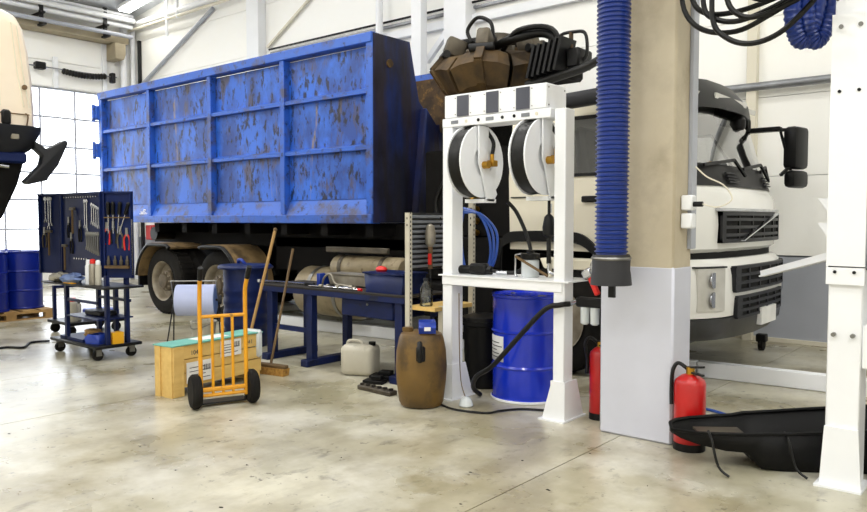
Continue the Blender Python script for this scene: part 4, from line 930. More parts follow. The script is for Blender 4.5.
MB().bar((-1.17, 4.92, 3.18), (-1.17, 4.765, 3.22), .03, .05).build('hook', 'steelwhite', t)
# ================================================================== FIRE EXTINGUISHERS
def extinguisher(x, y, r, h, lab, rz=0):
    t = thing('fire_extinguisher', (x, y, 0), lab, 'extinguisher')
    MB().lathe([(r * .8, 0), (r * .95, .01), (r, .02), (r, h), (r * .93, h + .025), (r * .55, h + .055), (r * .3, h + .065)], (x, y, 0), n=24).build('cylinder', 'red', t)
    MB().lathe([(r * .98, 0), (r * 1.02, 0), (r * 1.02, .05), (r * .98, .05)], (x, y, 0), n=24, caps=False).build('foot_ring', 'plastic_black', t)
    MB().cyl((x, y, h + .05), (x, y, h + .11), r * .28, 12).build('valve', 'brass', t)
    MB().bar((x - .02, y, h + .105), (x + .10, y - .04, h + .125), .03, .012).build('lever', 'darkmetal', t)
    MB().bar((x - .02, y, h + .08), (x + .10, y - .04, h + .07), .025, .012).build('handle', 'darkmetal', t)
    MB().tube(cr([(x, y, h + .08), (x - .07, y - .02, h + .13), (x - .10, y - .04, h + .08), (x - r * 1.08, y - .04, h - .04), (x - r * .98, y - .06, h - .14)]), .013, 8).build('hose', 'rubber_hose', t)
extinguisher(-2.63, 5.08, .075, .48, 'slim red fire extinguisher between the white rack and the pillar')
extinguisher(-1.825, 4.78, .1, .43, 'stout red fire extinguisher at the pillar beside the black trough')
# ================================================================== BLACK TROUGH
t = thing('oil_trough', (-1.2, 5.0, 0), 'long black plastic oil trough with tapered raised end before the gantry', 'trough')
A0 = Vector((-1.815, 4.45, 0)); dv = Vector((.815, .60, 0)).normalized(); nv = Vector((-dv.y, dv.x, 0))
sec = [(0, .02, .21, .19), (.05, .07, .215, .165), (.14, .12, .215, .14), (.3, .155, .22, .11), (.42, .17, .225, .105), (.5, .19, .235, .015), (.62, .2, .24, .004), (.9, .21, .26, .002), (1.25, .22, .28, .002), (1.33, .22, .285, .05), (1.36, .22, .285, .2)]
rings = []
for u, hw, zt, zb_ in sec:
    c = A0 + dv * u; a_ = hw * .82
    rings.append([c + nv * hw + Vector((0, 0, zt + .03)), c + nv * a_ + Vector((0, 0, zb_ + .02)), c + nv * a_ * .9 + Vector((0, 0, zb_)), c - nv * a_ * .9 + Vector((0, 0, zb_)), c - nv * a_ + Vector((0, 0, zb_ + .02)), c - nv * hw + Vector((0, 0, zt))])
m = MB(); m.loft(rings, closed=False, caps=False); n = 6
m.f += [list(range((len(sec) - 1) * n, len(sec) * n)), list(range(0, n))]
m.build('basin', 'oilblack', t, thick=.008)
rp = [r_[0] for r_ in rings] + [r_[5] for r_ in rings][::-1]; rp.append(rp[0])
MB().tube(rp, .011, 6).build('rim', 'oilblack', t)
for u, s_ in ((.18, -1), (.62, -1), (.3, 1)):
    c = A0 + dv * u - nv * s_ * -.16
    MB().tube(cr([c + Vector((0, 0, .24)), c - nv * .07 * -s_ + Vector((0, 0, .2)), c - nv * .1 * -s_ + dv * .03 + Vector((0, 0, .06)), c - nv * .14 * -s_ + dv * .08 + Vector((0, 0, .012))]), .008, 6).build('strap', 'rubber_hose', t)
MB().bar(A0 + dv * .15 + Vector((0, 0, .2)), A0 + dv * .42 + Vector((0, 0, .2)), .12, .012).build('strainer', 'gunmetal', t)
tag(MB().tube(cr([(-1.75, 5.6, .012), (-1.9, 5.75, .012), (-2.15, 5.85, .012), (-2.4, 5.9, .012)]), .011, 8).build('air_hose', 'hoseclear', at=(-1.8, 5.7, 0)), 'thin blue air hose on the floor behind the black trough', 'hose')
tag(MB().tube(cr([(-.58, 4.88, .016), (-.5, 4.92, .016), (-.4, 5.0, .016), (0, 5.1, .016)]), .014, 8).build('air_hose', 'hoseclear', at=(-.6, 5.05, 0)), 'blue air hose on the floor behind the gantry post', 'hose')
t = thing('caster_dolly', (-2.55, 9.1, 0), 'small black caster wheel stand under the truck front', 'dolly')
MB().cyl((-2.62, 8.95, .07), (-2.57, 8.95, .07), .07, 14).build('wheel', 'rubber', t)
B(-2.65, -2.54, 8.9, 9.0, .1, .19).build('fork', 'plastic_black', t, bevel=.01)
# ================================================================== AIR UNIT AND METER GUN BESIDE THE RACK
t = thing('air_service_unit', (-2.62, 4.85, .75), 'black air service unit with two clear bowls fixed to the pillar side', 'air unit')
B(-2.72, -2.46, 4.86, 4.94, .86, .93).build('body', 'plastic_black', t, bevel=.01)
for xx in (-2.66, -2.58):
    MB().lathe([(.02, -.13), (.032, -.12), (.034, 0)], (xx, 4.9, .86), n=14).build('bowl', 'clearplastic', t)
MB().cyl((-2.72, 4.88, .895), (-2.752, 4.83, .88), .018, 10).build('coupling', 'chrome', t)
MB().cyl((-2.5, 4.88, .93), (-2.5, 4.88, .96), .02, 10).build('regulator_knob', 'steel', t)
MB().tube(cr([(-2.752, 4.83, .88), (-2.79, 4.765, .875), (-2.92, 4.76, .83), (-3.15, 4.76, .6), (-3.4, 4.78, .35), (-3.62, 4.86, .22), (-3.72, 4.95, .1), (-3.72, 5.05, .02)]), .02, 10).build('supply_hose', 'rubber_hose', t)
t = thing('meter_gun', (-2.56, 4.82, 1.0), 'chrome oil meter gun with red grip hanging at the pillar', 'oil gun')
MB().bar((-2.585, 4.83, 1.09), (-2.52, 4.83, .96), .035, .04).build('grip', 'redcap', t, bevel=.008)
MB().obox((-2.60, 4.83, 1.11), (.08, .06, .07), ry=R(-30)).build('meter', 'chrome', t, bevel=.012)
MB().tube(cr([(-2.58, 4.83, 1.13), (-2.56, 4.83, 1.2), (-2.5, 4.85, 1.22)], 4), .012, 8).build('spout', 'chrome', t)
MB().cyl((-2.55, 4.83, 1.06), (-2.464, 4.83, 1.06), .008, 8).build('hook', 'steel', t)
t = thing('air_coupling', (-3.66, 5.0, 0), 'clear plastic air coupling lying at the foot of the rack', 'coupling')
MB().lathe([(.05, 0), (.06, .01), (.045, .06), (.02, .08)], (-3.62, 4.72, 0), n=14).build('cup', 'clearplastic', t)
MB().tube(cr([(-3.62, 4.72, .06), (-3.68, 4.73, .2), (-3.72, 4.76, .5), (-3.74, 4.78, .9)]), .004, 6).build('line', 'bronze', t)
tag(MB().tube(cr([(-3.78, 4.6, .012), (-3.6, 4.55, .012), (-3.35, 4.62, .012), (-3.3, 4.75, .012), (-3.2, 4.9, .012), (-3.0, 5.0, .012)]), .009, 8).build('floor_cable', 'rubber_hose', at=(-3.5, 4.6, 0)), 'black cable on the floor below the bright blue drum', 'cable')
# ================================================================== CRATE + HAND TRUCK + PAPER ROLL
an = math.atan2(4.35 - 3.35, -5.78 + 5.66)      # long direction
def crate():
    t = thing('wooden_crate', (-5.9, 3.88, 0), 'pale pine crate with teal lid and white shipping labels behind yellow hand truck', 'crate')
    Lc, Wc, z0, z1 = 1.0, .225, .07, .43
    M = Matrix.Translation((-5.66, 3.35, 0)) @ Matrix.Rotation(an, 4, 'Z')      # local x = length, y = depth away from camera side
    def bx(nm, mat, *a, **k): return B(*a).rot(M).build(nm, mat, t, **k)
    rows = [(z0, .19), (.195, .305), (.31, z1)]
    for a_, b_ in rows:
        bx('plank', 'pine', 0, Lc, 0, .02, a_, b_ - .003, bevel=.003)
        bx('plank', 'pine', 0, Lc, Wc - .02, Wc, a_, b_ - .003, bevel=.003)
    for k in range(2):
        bx('end_plank', 'pine', 0, .02, .02 + k * .095, .02 + k * .095 + .092, z0, z1, bevel=.003)
        bx('end_plank', 'pine', Lc - .02, Lc, .02 + k * .095, .02 + k * .095 + .092, z0, z1, bevel=.003)
    bx('corner_post', 'pine', -.002, .11, -.012, 0, 0, z1, bevel=.003); bx('end_post', 'pine', -.012, 0, 0, .1, 0, z1); bx('end_post', 'pine', -.012, 0, .15, .22, 0, z1)
    bx('runner', 'pine', 0, .1, 0, Wc, 0, z0); bx('runner', 'pine', .88, .98, 0, Wc, 0, z0); bx('runner', 'palletwood', .1, .88, .15, .25, .03, z0)
    bx('lid', 'teal', -.015, Lc + .015, -.015, Wc + .015, z1, z1 + .012, bevel=.002)
    bx('lid_paper', 'paper', .32, .66, .05, .2, z1 + .012, z1 + .0135)
    for nm, x0, x1, q0, q1 in (('shipping_label', .13, .42, .10, .28), ('shipping_label', .5, .74, .27, .415)):
        lb = bx(nm, 'paper', x0, x1, -.0155, -.0135, q0, q1)
        for i in range(4):
            zz = q0 + .03 + (q1 - q0 - .05) * i / 4; B(x0 + .03, x1 - .04 - .05 * (i % 2), -.0168, -.0156, zz, zz + .006).rot(M).build('print_line', 'print', lb)
        for i in range(9): B(x0 + (x1 - x0) * .62 + i * .009, x0 + (x1 - x0) * .62 + i * .009 + (.003 if i % 3 else .006), -.0168, -.0156, (q0 + q1) / 2, (q0 + q1) / 2 + .05).rot(M).build('bar_code', 'print', lb)
    for bd, x_, z_ in (('1041', .24, .355), ('1041', .84, .36)):
        text('stencil', bd, .055, 'print', M @ Matrix.Translation((x_, -.0145 if x_ < .12 else -.001, z_)) @ Matrix.Rotation(R(90), 4, 'X'), t)
    bx('shrink_wrap', 'clearplastic', Lc - .06, Lc + .012, -.022, .2, .2, z1 + .03, bevel=.02)
crate()
t = thing('hand_truck', (-5.1, 3.46, 0), 'yellow steel hand truck with black grips and rubber wheels before the crate', 'hand truck')
wa, wc_ = Vector((-5.2, 3.27, 0)), Vector((-5.036, 3.69, 0)); axd = (wc_ - wa).normalized(); bk = Vector((-axd.y, axd.x, 0))
def htp(u, b_, z): return wa + axd * u + bk * b_ + Vector((0, 0, z))
WW = (wc_ - wa).length
for u, s_ in ((0, -1), (WW, 1)):
    c = htp(u, 0, .14)
    wl_ = MB().lathe([(.06, -.04), (.12, -.038), (.138, -.018), (.138, .018), (.12, .038), (.06, .04)], c, axd, 28).build('wheel', 'rubber', t)
    MB().lathe([(.0, -.04), (.055, -.038), (.06, .038), (0, .04)], c, axd, 18).build('hub', 'rim', wl_)
MB().cyl(htp(0, 0, .14), htp(WW, 0, .14), .013, 10).build('axle', 'yellow', t)
ul, ur = .045, WW - .045
bot_b, z_b = .0, .11
def lean(z): return (z - .1) * .02
for u in (ul, ur):
    sg = -1 if u == ul else 1
    MB().tube(cr([htp(u, lean(.08), .08), htp(u, lean(.5), .5), htp(u, lean(.82), .82), htp(u, lean(.98) - .015, .95), htp(u + sg * .005, lean(1.06) - .06, 1.03)], 4), .017, 10).build('side_rail', 'yellow', t)
    MB().cyl(htp(u + sg * .005, lean(1.06) - .06, 1.03), htp(u + sg * .01, lean(1.14) - .115, 1.125), .021, 10).build('grip', 'plastic_black', t)
for u in (.14, .22, .3): MB().cyl(htp(u, lean(.10), .10), htp(u, lean(.72), .72), .012, 8).build('upright', 'yellow', t)
for z_ in (.1, .15, .73): MB().cyl(htp(ul, lean(z_), z_), htp(ur, lean(z_), z_), .014, 8).build('cross_bar', 'yellow', t)
m = MB(); q = [htp(.03, .03, .02), htp(WW - .03, .03, .02), htp(WW - .03, .17, .02), htp(.03, .17, .02)]
m.add(q + [p + Vector((0, 0, .012)) for p in q], [(0, 1, 2, 3), (4, 5, 6, 7), (0, 1, 5, 4), (1, 2, 6, 5), (2, 3, 7, 6), (3, 0, 4, 7)]).build('toe_plate', 'darkmetal', t)
for u in (ul, ur): MB().bar(htp(u, .02, .03), htp(u, .01, .12), .02, .02).build('toe_bracket', 'darkmetal', t)
# paper roll on a wire stand
t = thing('paper_roll_stand', (-7.15, 4.6, 0), 'thin black wire floor stand holding a paper roll behind the crate', 'stand')
ra = Vector((-7.36, 4.42, .62)); rb_ = Vector((-7.08, 4.72, .62)); rd = (rb_ - ra).normalized(); rn = Vector((-rd.y, rd.x, 0))
for p, s_ in ((ra - rd * .03, -1), (rb_ + rd * .03, 1)):
    for q in (-.22, .22): MB().cyl(p, p + rn * q + rd * s_ * .06 + Vector((0, 0, -.615)), .008, 6).build('leg', 'darkmetal', t)
    MB().cyl(p, p - rn * .14 + Vector((0, 0, .22)), .008, 6).build('arm', 'steel', t)
MB().cyl(ra - rd * .03 - rn * .14 + Vector((0, 0, .22)), rb_ + rd * .03 - rn * .14 + Vector((0, 0, .22)), .008, 6).build('tear_bar', 'steel', t)
MB().cyl(ra - rd * .06, rb_ + rd * .06, .012, 8).build('spindle', 'darkmetal', t)
MB().cyl(rb_ + rd * .035, rb_ + rd * .06, .05, 12).build('end_cap', 'darkmetal', t)
t = thing('paper_roll', ra.lerp(rb_, .5) - Vector((0, 0, .17)), 'thick roll of lilac wiping paper on the wire stand', 'paper roll')
MB().lathe([(.03, 0), (.165, 0), (.17, .005), (.17, (rb_ - ra).length - .005), (.165, (rb_ - ra).length), (.03, (rb_ - ra).length)], ra, rd, 36).build('roll', 'lilac', t)
MB().lathe([(.03, 0), (.158, .0), (.158, .002), (.03, .002)], rb_ + rd * .0005, rd, 30).build('roll_end', 'rollcore', t)

# ================================================================== TOOL CART WITH FOLDING BOARD
t = thing('tool_cart', (-8.25, 3.92, 0), 'dark blue tool cart on casters with a folding tool board', 'tool cart')
B(-8.8, -7.7, 3.68, 4.2, .13, .165).build('base', 'plastic_black', t, bevel=.008)
for cx_, cy_ in ((-8.7, 3.75), (-7.8, 3.75), (-7.8, 4.12), (-8.7, 4.12)):
    c = MB().cyl((cx_ - .018, cy_, .055), (cx_ + .018, cy_, .055), .055, 16).build('caster_wheel', 'rubber', t)
    MB().prism([(cx_ - .03, .05), (cx_ - .022, .05), (cx_ - .022, .122), (cx_ + .022, .122), (cx_ + .022, .05), (cx_ + .03, .05), (cx_ + .03, .13), (cx_ - .03, .13)], 'y', cy_ - .03, cy_ + .03).build('caster_fork', 'steel', c)
for lx, ly, lh in ((-8.48, 3.74, .78), (-7.76, 3.84, .9), (-7.76, 4.06, .9), (-8.48, 4.1, .78), (-8.12, 4.12, .78)):
    B(lx - .025, lx + .025, ly - .02, ly + .02, .165, lh).build('leg', 'benchblue', t)
B(-9.0, -7.5, 3.68, 4.12, .775, .795).build('table_top', 'darkmetal', t, bevel=.004)
B(-8.5, -7.74, 3.72, 4.12, .43, .445).build('middle_shelf', 'benchblue', t)
for yy in (3.74, 4.1): B(-8.48, -7.76, yy - .012, yy + .012, .6, .63).build('rail', 'benchblue', t)
B(-8.62, -8.08, 3.72, 4.1, .166, .2).build('drip_tray', 'boardblue', t)
pans = {'left': ((-9.25, 3.79), (-8.9, 3.9)), 'middle': ((-8.9, 3.9), (-7.92, 3.9)), 'right': ((-7.92, 3.9), (-7.64, 4.09))}
ZB, ZT = .87, 1.80
PF = {}
for nm, (p, q) in pans.items():
    p = Vector((p[0], p[1], 0)); q = Vector((q[0], q[1], 0)); d_ = (q - p).normalized(); nrm = Vector((d_.y, -d_.x, 0))
    PF[nm] = (p, d_, nrm, (q - p).length)
    bd = MB().bar(p + Vector((0, 0, (ZB + ZT) / 2)) + d_ * .006, q + Vector((0, 0, (ZB + ZT) / 2)) - d_ * .006, .02, ZT - ZB).build('board_panel', 'boardblue', t)
    for e in ((p + d_ * .012, p + d_ * .03), (q - d_ * .03, q - d_ * .012)): MB().bar(e[0] + nrm * .02 + Vector((0, 0, (ZB + ZT) / 2)), e[1] + nrm * .02 + Vector((0, 0, (ZB + ZT) / 2)), .03, ZT - ZB).build('board_edge', 'boardblue', bd)
    MB().bar(p + nrm * .02 + Vector((0, 0, ZT - .01)), q + nrm * .02 + Vector((0, 0, ZT - .01)), .03, .02).build('board_edge', 'boardblue', bd)
def bp(nm, u, z, off=.03):
    p, d_, n_, l_ = PF[nm]; return p + d_ * (u * l_) + n_ * (off - .01) + Vector((0, 0, z))
hk = MB()
for k in range(14): hk.cyl(bp('middle', .1 + .06 * k, 1.75, .01), bp('middle', .1 + .06 * k, 1.75, .035), .008, 6)
tag(hk.build('hook_row', 'chrome', t), kind='stuff')
hk = MB()
for k in range(6): hk.cyl(bp('middle', .36 + .06 * k, 1.06, .01), bp('middle', .36 + .06 * k, 1.06, .05), .012, 6)
tag(hk.build('socket_row', 'chrome', t), kind='stuff')
rk = MB().bar(bp('right', .08, 1.52), bp('right', .95, 1.52), .05, .012).build('tool_ledge', 'woodpole', t)
MB().bar(bp('right', .1, .99, .04), bp('right', .9, .99, .04), .07, .03).build('tool_ledge', 'woodpole', t)
MB().bar(bp('right', .97, .9, .035), bp('right', .97, 1.5, .035), .012, .012).build('rod', 'chrome', t)
# individual tools
def spanner(nm, u, z, l, lab, grp, mat='chrome'):
    p = bp(nm, u, z); o = thing('spanner', p - Vector((0, 0, l)), lab, 'spanner', grp)
    MB().bar(p, p - Vector((0, 0, l)), .014, .012).build('shaft', mat, o)
    d_, n_ = PF[nm][1], PF[nm][2]
    MB().lathe([(.024, -.006), (.026, 0), (.024, .006)], p, n_, 10).build('ring_end', mat, o)
    e = p - Vector((0, 0, l)); m = MB()
    for s_ in (-1, 1): m.bar(e + d_ * .012 * s_, e + d_ * .02 * s_ - Vector((0, 0, .035)), .012, .012)
    m.build('open_end', mat, o)
def driver(nm, u, z, l, lab, grp, hm, tilt=0):
    p = bp(nm, u, z, .045); o = thing('screwdriver', p - Vector((0, 0, l)), lab, 'screwdriver', grp); d_ = PF[nm][1]
    v = (Vector((0, 0, 1)) + d_ * tilt).normalized()
    MB().lathe([(.012, 0), (.02, .01), (.02, .1), (.024, .12), (.012, .14)], p, v, 10).build('handle', hm, o)
    MB().cyl(p, p - v * l, .006, 6).build('blade', 'chrome', o)
def plier(nm, u, z, lab, grp, hm):
    p = bp(nm, u, z); d_, n_ = PF[nm][1], PF[nm][2]; o = thing('pliers', p - Vector((0, 0, .2)), lab, 'pliers', grp)
    MB().obox(p, (.03, .014, .04), rz=math.atan2(d_.y, d_.x)).bar(p, p + Vector((0, 0, .07)), .012, .026, d_).build('jaws', 'steel', o)
    for s_ in (-1, 1): MB().tube(cr([p + d_ * .006 * s_, p + d_ * .032 * s_ - Vector((0, 0, .06)), p + d_ * .024 * s_ - Vector((0, 0, .17))], 4), .009, 6).build('handle', hm, o)
def hammer(nm, u, z, lab, grp):
    p = bp(nm, u, z, .05); d_, n_ = PF[nm][1], PF[nm][2]; o = thing('hammer', p - Vector((0, 0, .3)), lab, 'hammer', grp)
    MB().bar(p - d_ * .05, p + d_ * .05, .03, .03).build('head', 'gunmetal', o, bevel=.004)
    MB().cyl(p, p - Vector((0, 0, .28)), .012, 8).build('handle', 'woodpole', o)
for u, l in ((.32, .24), (.45, .32), (.55, .28)): spanner('left', u, 1.74, l, 'chrome spanner on the narrow drum-side wing of the blue tool board', 'spanners on the left board wing')
hammer('left', .5, 1.36, 'wooden handled hammer on the narrow drum-side wing of the tool board', None)
plier('left', .25, 1.34, 'dark grey pliers beside the hammer on the drum-side board wing', None, 'gunmetal')
hammer('middle', .34, 1.62, 'wooden handled hammer on the middle panel of the tool board', None)
hammer('middle', .12, 1.2, 'long handled hammer low on the middle panel of the tool board', None)
plier('middle', .2, 1.46, 'black handled pliers on the middle panel near the wooden handled hammer', None, 'plastic_black')
plier('middle', .26, 1.28, 'dark grips pliers lower on the middle panel of the board', None, 'rubber')
for u, l, z_ in ((.61, .26, 1.7), (.66, .3, 1.7)): spanner('middle', u, z_, l, 'tall bright spanner in the centre of the middle board panel', 'bright spanners on the middle panel')
for k in range(4): spanner('middle', .78 + .05 * k, 1.66 - .015 * k, .18, 'short chrome spanner on the middle board panel beside the ledge wing', 'short spanners on the middle panel')
for k in range(7): spanner('middle', .64 + .045 * k, 1.34, .14 + .01 * k, 'small spanner in the lower row of the middle board panel', 'lower row of small spanners', 'steel')
for k, (u, tl) in enumerate(((.22, 0), (.38, 0), (.58, .1), (.78, .35))): driver('right', u, 1.55, .2, 'black handled screwdriver standing in the wooden ledge of the truck-side wing', 'screwdrivers in the wooden ledge', 'plastic_black', tl)
for u, z_, c_ in ((.14, 1.40, 'redcap'), (.36, 1.41, 'plastic_black'), (.58, 1.36, 'gunmetal')): plier('right', u, z_, {'redcap': 'red handled pliers below the wooden ledge of truck-side wing', 'plastic_black': 'black handled pliers below the wooden ledge of truck-side wing', 'gunmetal': 'all-steel pliers in the middle of the truck-side board wing'}[c_], None, c_)
plier('right', .80, 1.34, 'large red gripped cutters on the truck-side wing of tool board', None, 'redcap')
plier('middle', .48, 1.42, 'dark cutters at the centre of the middle board panel', None, 'rubber')
for u in (.2, .42, .62, .82):
    p = bp('right', u, 1.01, .045); o = tag(MB().lathe([(.018, 0), (.02, .05), (.012, .06), (.01, .1)], p, n=8).build('socket', 'gunmetal', at=p), 'dark steel socket on the lower ledge of the truck-side board wing', 'socket', 'sockets on the lower ledge')
# things on the cart
def spray(x, y, z, h, r, body, cap, lab, grp=None):
    o = thing('spray_can', (x, y, z), lab, 'spray can', grp)
    MB().lathe([(r, 0), (r, h), (r * .7, h + .02), (r * .5, h + .025)], (x, y, z + .001), n=14).build('can', body, o)
    MB().lathe([(r * .75, 0), (r * .75, .035), (r * .4, .05), (0, .05)], (x, y, z + h + .02), n=14).build('cap', cap, o)
spray(-8.08, 3.8, .795, .2, .033, 'steelwhite', 'steelwhite', 'white spray can with white cap on the cart table')
spray(-7.98, 3.8, .795, .21, .04, 'silvertray', 'redcap', 'silver spray can with red cap on the cart table')
spray(-7.90, 3.82, .795, .2, .033, 'jerry', 'steelwhite', 'pale grey spray can beside the red capped one on the cart')
def rag(x, y, z, mat, lab, r=.09):
    m = MB(); m.sphere((0, 0, 0), 1, 18)
    rnd = random.Random(int(x * -100)); m.v = [tuple(Vector(v) * (1 + .5 * (rnd.random() - .5))) for v in m.v]
    m.rot(Matrix.Translation((x, y, z + r * .46)) @ Matrix.Diagonal((r * 1.3, r, r * .5, 1)))
    return tag(m.build('rag', mat, at=(x, y, z)), lab, 'rag')
rag(-8.42, 3.78, .796, 'ragblue', 'crumpled light blue rag on the cart table', .11)
rag(-8.75, 3.78, .796, 'jerry', 'crumpled grey rag on the drum-side end of cart table', .1)
tag(B(-8.45, -8.25, 3.69, 3.74, .796, .806).build('folding_ruler', 'orangeyellow', at=(-8.35, 3.7, .796)), 'yellow folding ruler at the cart table edge', 'ruler')
bin_box('parts_bin', -7.95, 3.82, .166, .2, .16, .1, R(200), 'boxblue', 'bright blue parts bin on the base of the tool cart', 'bin')
o = thing('yellow_carton', (-7.75, 3.95, .166), 'yellow carton with red dots on the base of the cart', 'box')
B(-7.82, -7.72, 3.88, 4.0, .166, .29).build('carton', 'orangeyellow', o)
for k in range(4): MB().cyl((-7.80 + .022 * k, 3.879, .2 + .03 * (k % 2)), (-7.80 + .022 * k, 3.8795, .2 + .03 * (k % 2)), .007, 8).build('dot', 'redcap', o)
rag(-8.2, 3.9, .201, 'palletwood', 'crumpled tan cloth in the drip tray of the cart', .09)
tag(B(-8.3, -7.95, 3.85, 4.05, .446, .5).build('tool_case', 'darkmetal', bevel=.01, at=(-8.1, 3.95, .446)), 'flat dark tool case on the middle shelf of the cart', 'case')
# low dolly behind the cart
t = thing('low_dolly', (-10.0, 4.66, 0), 'low black dolly with small casters standing behind the tool cart', 'dolly')
B(-10.35, -9.68, 4.3, 5.05, .13, .17).build('deck', 'plastic_black', t, bevel=.006)
for cx_, cy_ in ((-10.25, 4.36), (-9.78, 4.36), (-9.78, 4.96), (-10.25, 4.96)):
    c = MB().cyl((cx_ - .018, cy_, .06), (cx_ + .018, cy_, .06), .06, 14).build('caster_wheel', 'rubber', t)
    B(cx_ - .03, cx_ + .03, cy_ - .03, cy_ + .03, .11, .13).build('caster_plate', 'steel', c)
for q in ((-10.28, 4.37), (-10.28, 4.98)): B(q[0] - .02, q[0] + .02, q[1] - .02, q[1] + .02, .17, .62).build('upright', 'benchblue', t)
MB().bar((-10.28, 4.37, .6), (-10.28, 4.98, .6), .04, .04).build('handle_bar', 'benchblue', t)
spray(-9.85, 4.42, .17, .24, .055, 'jerry', 'redcap', 'white bottle with red cap on the low dolly')
spray(-9.95, 4.52, .17, .2, .05, 'jerry', 'plastic_grey', 'pale bottle with grey cap on the low dolly')
tag(B(-10.1, -9.75, 4.65, 5.0, .17, .3).build('tool_box', 'boxblue', bevel=.015, at=(-9.9, 4.8, .17)), 'bright blue tool box on the low dolly', 'tool box')
# ================================================================== PALLET WITH DRUMS
t = thing('pallet', (-12.4, 4.3, 0), 'wooden pallet carrying four blue drums', 'pallet')
for k in range(5): B(-13.05, -11.8, 3.78 + .26 * k, 3.78 + .26 * k + .2, .115, .137).build('deck_board', 'palletwood', t)
for xx in (-13.05, -12.47, -11.9):
    B(xx, xx + .1, 3.78, 5.02, .093, .115).build('stringer_board', 'palletwood', t)
    for yy in (3.78, 4.33, 4.88): B(xx, xx + .1, yy, yy + .14, .02, .093).build('block', 'palletwood', t)
    B(xx, xx + .1, 3.78, 5.02, 0, .02).build('bottom_board', 'palletwood', t)
G4 = 'blue drums on the pallet'
drum(-12.3, 4.75, .138, 'steel_drum', 'navy blue steel drum on the pallet beside the tool cart', 'drum', 'drumnavy', G4)
drum(-12.1, 4.17, .138, 'steel_drum', 'navy blue steel drum on the pallet farther from the tool cart', 'drum', 'drumnavy', G4)
drum(-12.9, 4.66, .138, 'steel_drum', 'navy blue steel drum in the back row of the pallet', 'drum', 'drumnavy', G4)
drum(-12.7, 4.05, .138, 'steel_drum', 'navy blue steel drum in the back row of the pallet', 'drum', 'drumnavy', G4)
# ================================================================== CREAM TRUCK CAB BESIDE THE DOOR
t = thing('truck_cab', (-8.9, 2.0, 0), 'raised cream truck cab with dark bumper and black mirror arm', 'truck')
def cabsec(x, z0, z1, y_in, y_out): return None
rings = []
for z, ye in ((2.42, 3.285), (2.6, 3.285), (2.9, 3.27), (3.2, 3.235), (3.42, 3.19), (3.52, 3.13), (3.56, 3.02)):
    c = .16
    rings.append([(-10.2, .9, z), (-8.0, .9, z), (-8.0, ye - c, z), (-8.03, ye - .05, z), (-8.1, ye, z), (-8.25, ye + .02, z), (-10.2, ye + .02, z)])
MB().loft(rings).build('cab_body', 'cabpink', t)
for pts in ([(3.05, 3.44), (3.09, 3.0), (3.15, 2.62)], [(3.10, 3.42), (3.15, 2.95), (3.20, 2.62)], [(2.9, 3.4), (2.92, 3.0), (2.93, 2.62)]):
    MB().tube([(-7.998, y, z) for y, z in pts], .006, 6).build('panel_crease', 'cabcream', t)
B(-8.004, -7.992, 2.3, 3.2, 2.545, 2.555).build('panel_seam', 'bronze', t)
MB().cyl((-8.0, 3.16, 2.82), (-7.985, 3.16, 2.82), .025, 12).build('lock', 'bronze', t)
B(-8.0, -7.96, 2.93, 3.02, 2.43, 2.58).build('grab_handle', 'plastic_black', t, bevel=.02)
MB().tube(cr([(-7.99, 3.16, 2.56), (-7.98, 3.18, 2.53), (-7.99, 3.17, 2.44)], 4), .008, 6).build('cable', 'bronze', t)
rings = []
for z, ye, xo in ((2.16, 3.2, -7.98), (2.22, 3.27, -7.94), (2.38, 3.34, -7.9), (2.43, 3.355, -7.9)):
    rings.append([(-10.0, .9, z), (xo, .9, z), (xo, ye - .2, z), (xo - .08, ye - .05, z), (xo - .2, ye, z), (-10.0, ye, z)])
MB().loft(rings).build('bumper', 'plastic_grey', t)
B(-7.945, -7.91, 2.99, 3.07, 2.29, 2.36).build('marker_lamp', 'silvertray', t, bevel=.008)
B(-8.3, -7.97, 2.2, 3.16, 2.06, 2.17).build('step_strip', 'boardblue', t, bevel=.02)
MB().prism([(1.4, 1.35), (2.86, 1.42), (2.95, 1.52), (3.1, 1.85), (3.17, 2.1), (1.4, 2.15)], 'x', -9.6, -8.05).build('under_body', 'chassis', t, bevel=.03)
MB().tube([(-8.02, 2.6, 2.06), (-8.02, 3.0, 2.02)], .02, 8).build('pipe', 'chrome', t)
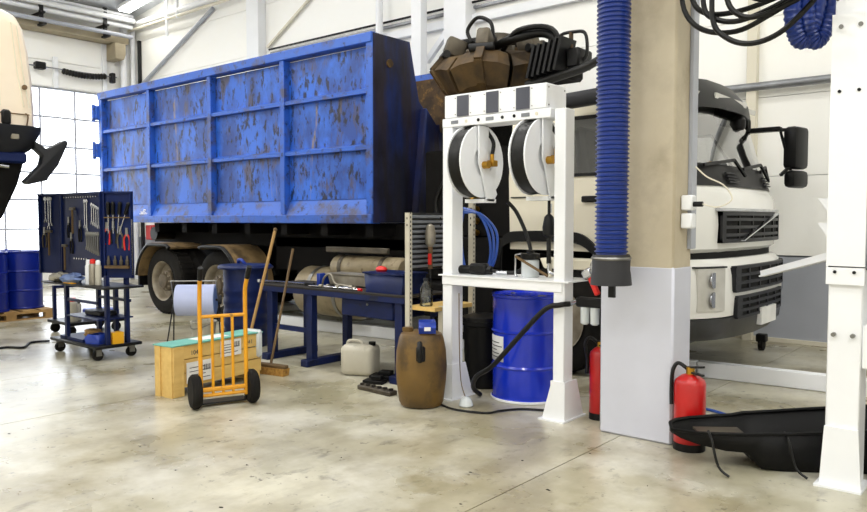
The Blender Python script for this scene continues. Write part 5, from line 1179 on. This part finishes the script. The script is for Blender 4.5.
poly = [(3.24, 2.30), (3.36, 2.22), (3.42, 2.25), (3.54, 2.325), (3.57, 2.32), (3.57, 2.28), (3.47, 2.06), (3.37, 1.93), (3.36, 1.90), (3.17, 1.85), (3.135, 1.88), (3.2, 1.95), (3.30, 2.06), (3.32, 2.15), (3.24, 2.22)]
mm = MB().prism(poly, 'x', -8.10, -7.98).build('mirror_arm', 'plastic_grey', t, bevel=.018, seg=2)
for x_ in (-9.9, -8.6): B(x_ - .1, x_ + .1, 1.3, 1.5, 0, 1.4).build('support_leg', 'chassis', t)
for x_ in (-9.9, -8.6): B(x_ - .25, x_ + .25, 1.1, 1.7, 0, .04).build('support_foot', 'chassis', t)
# ================================================================== FLOOR ODDS AND ENDS
tag(MB().tube(cr([(-9.3, 3.2, .015), (-9.36, 3.42, .015), (-9.2, 3.55, .015), (-9.5, 3.75, .015), (-9.45, 3.95, .015)]), .014, 8).build('air_hose', 'rubber_hose', at=(-9.4, 3.5, 0)), 'black air hose snaking over the floor beside the tool cart', 'hose')
t = thing('hose_coupling', (-9.28, 3.16, 0), 'black hose coupling at the end of the floor air hose', 'coupling')
MB().cyl((-9.28, 3.08, .03), (-9.3, 3.2, .03), .03, 10).build('body', 'plastic_black', t); MB().cyl((-9.27, 3.02, .03), (-9.28, 3.08, .03), .018, 8).build('nipple', 'steel', t)
rnd = random.Random(3)
dirt = MB()
for k in range(46):
    x_ = rnd.uniform(-7.2, -1.6); y_ = rnd.uniform(1.9, 4.3)
    if y_ > 3.1 and -6.4 < x_ < -4.8: continue
    r_ = rnd.uniform(.004, .013); n = 6
    pts = [(x_ + r_ * rnd.uniform(.6, 1.6) * math.cos(6.283 * i / n), y_ + r_ * rnd.uniform(.5, 1.2) * math.sin(6.283 * i / n), .0005) for i in range(n)]
    dirt.add(pts + [(x_, y_, .004)], [(i, (i + 1) % n, n) for i in range(n)] + [tuple(range(n))])
tag(dirt.build('floor_grit', 'loosebrown'), 'scattered dark crumbs of dirt on the concrete floor', 'dirt', kind='stuff')
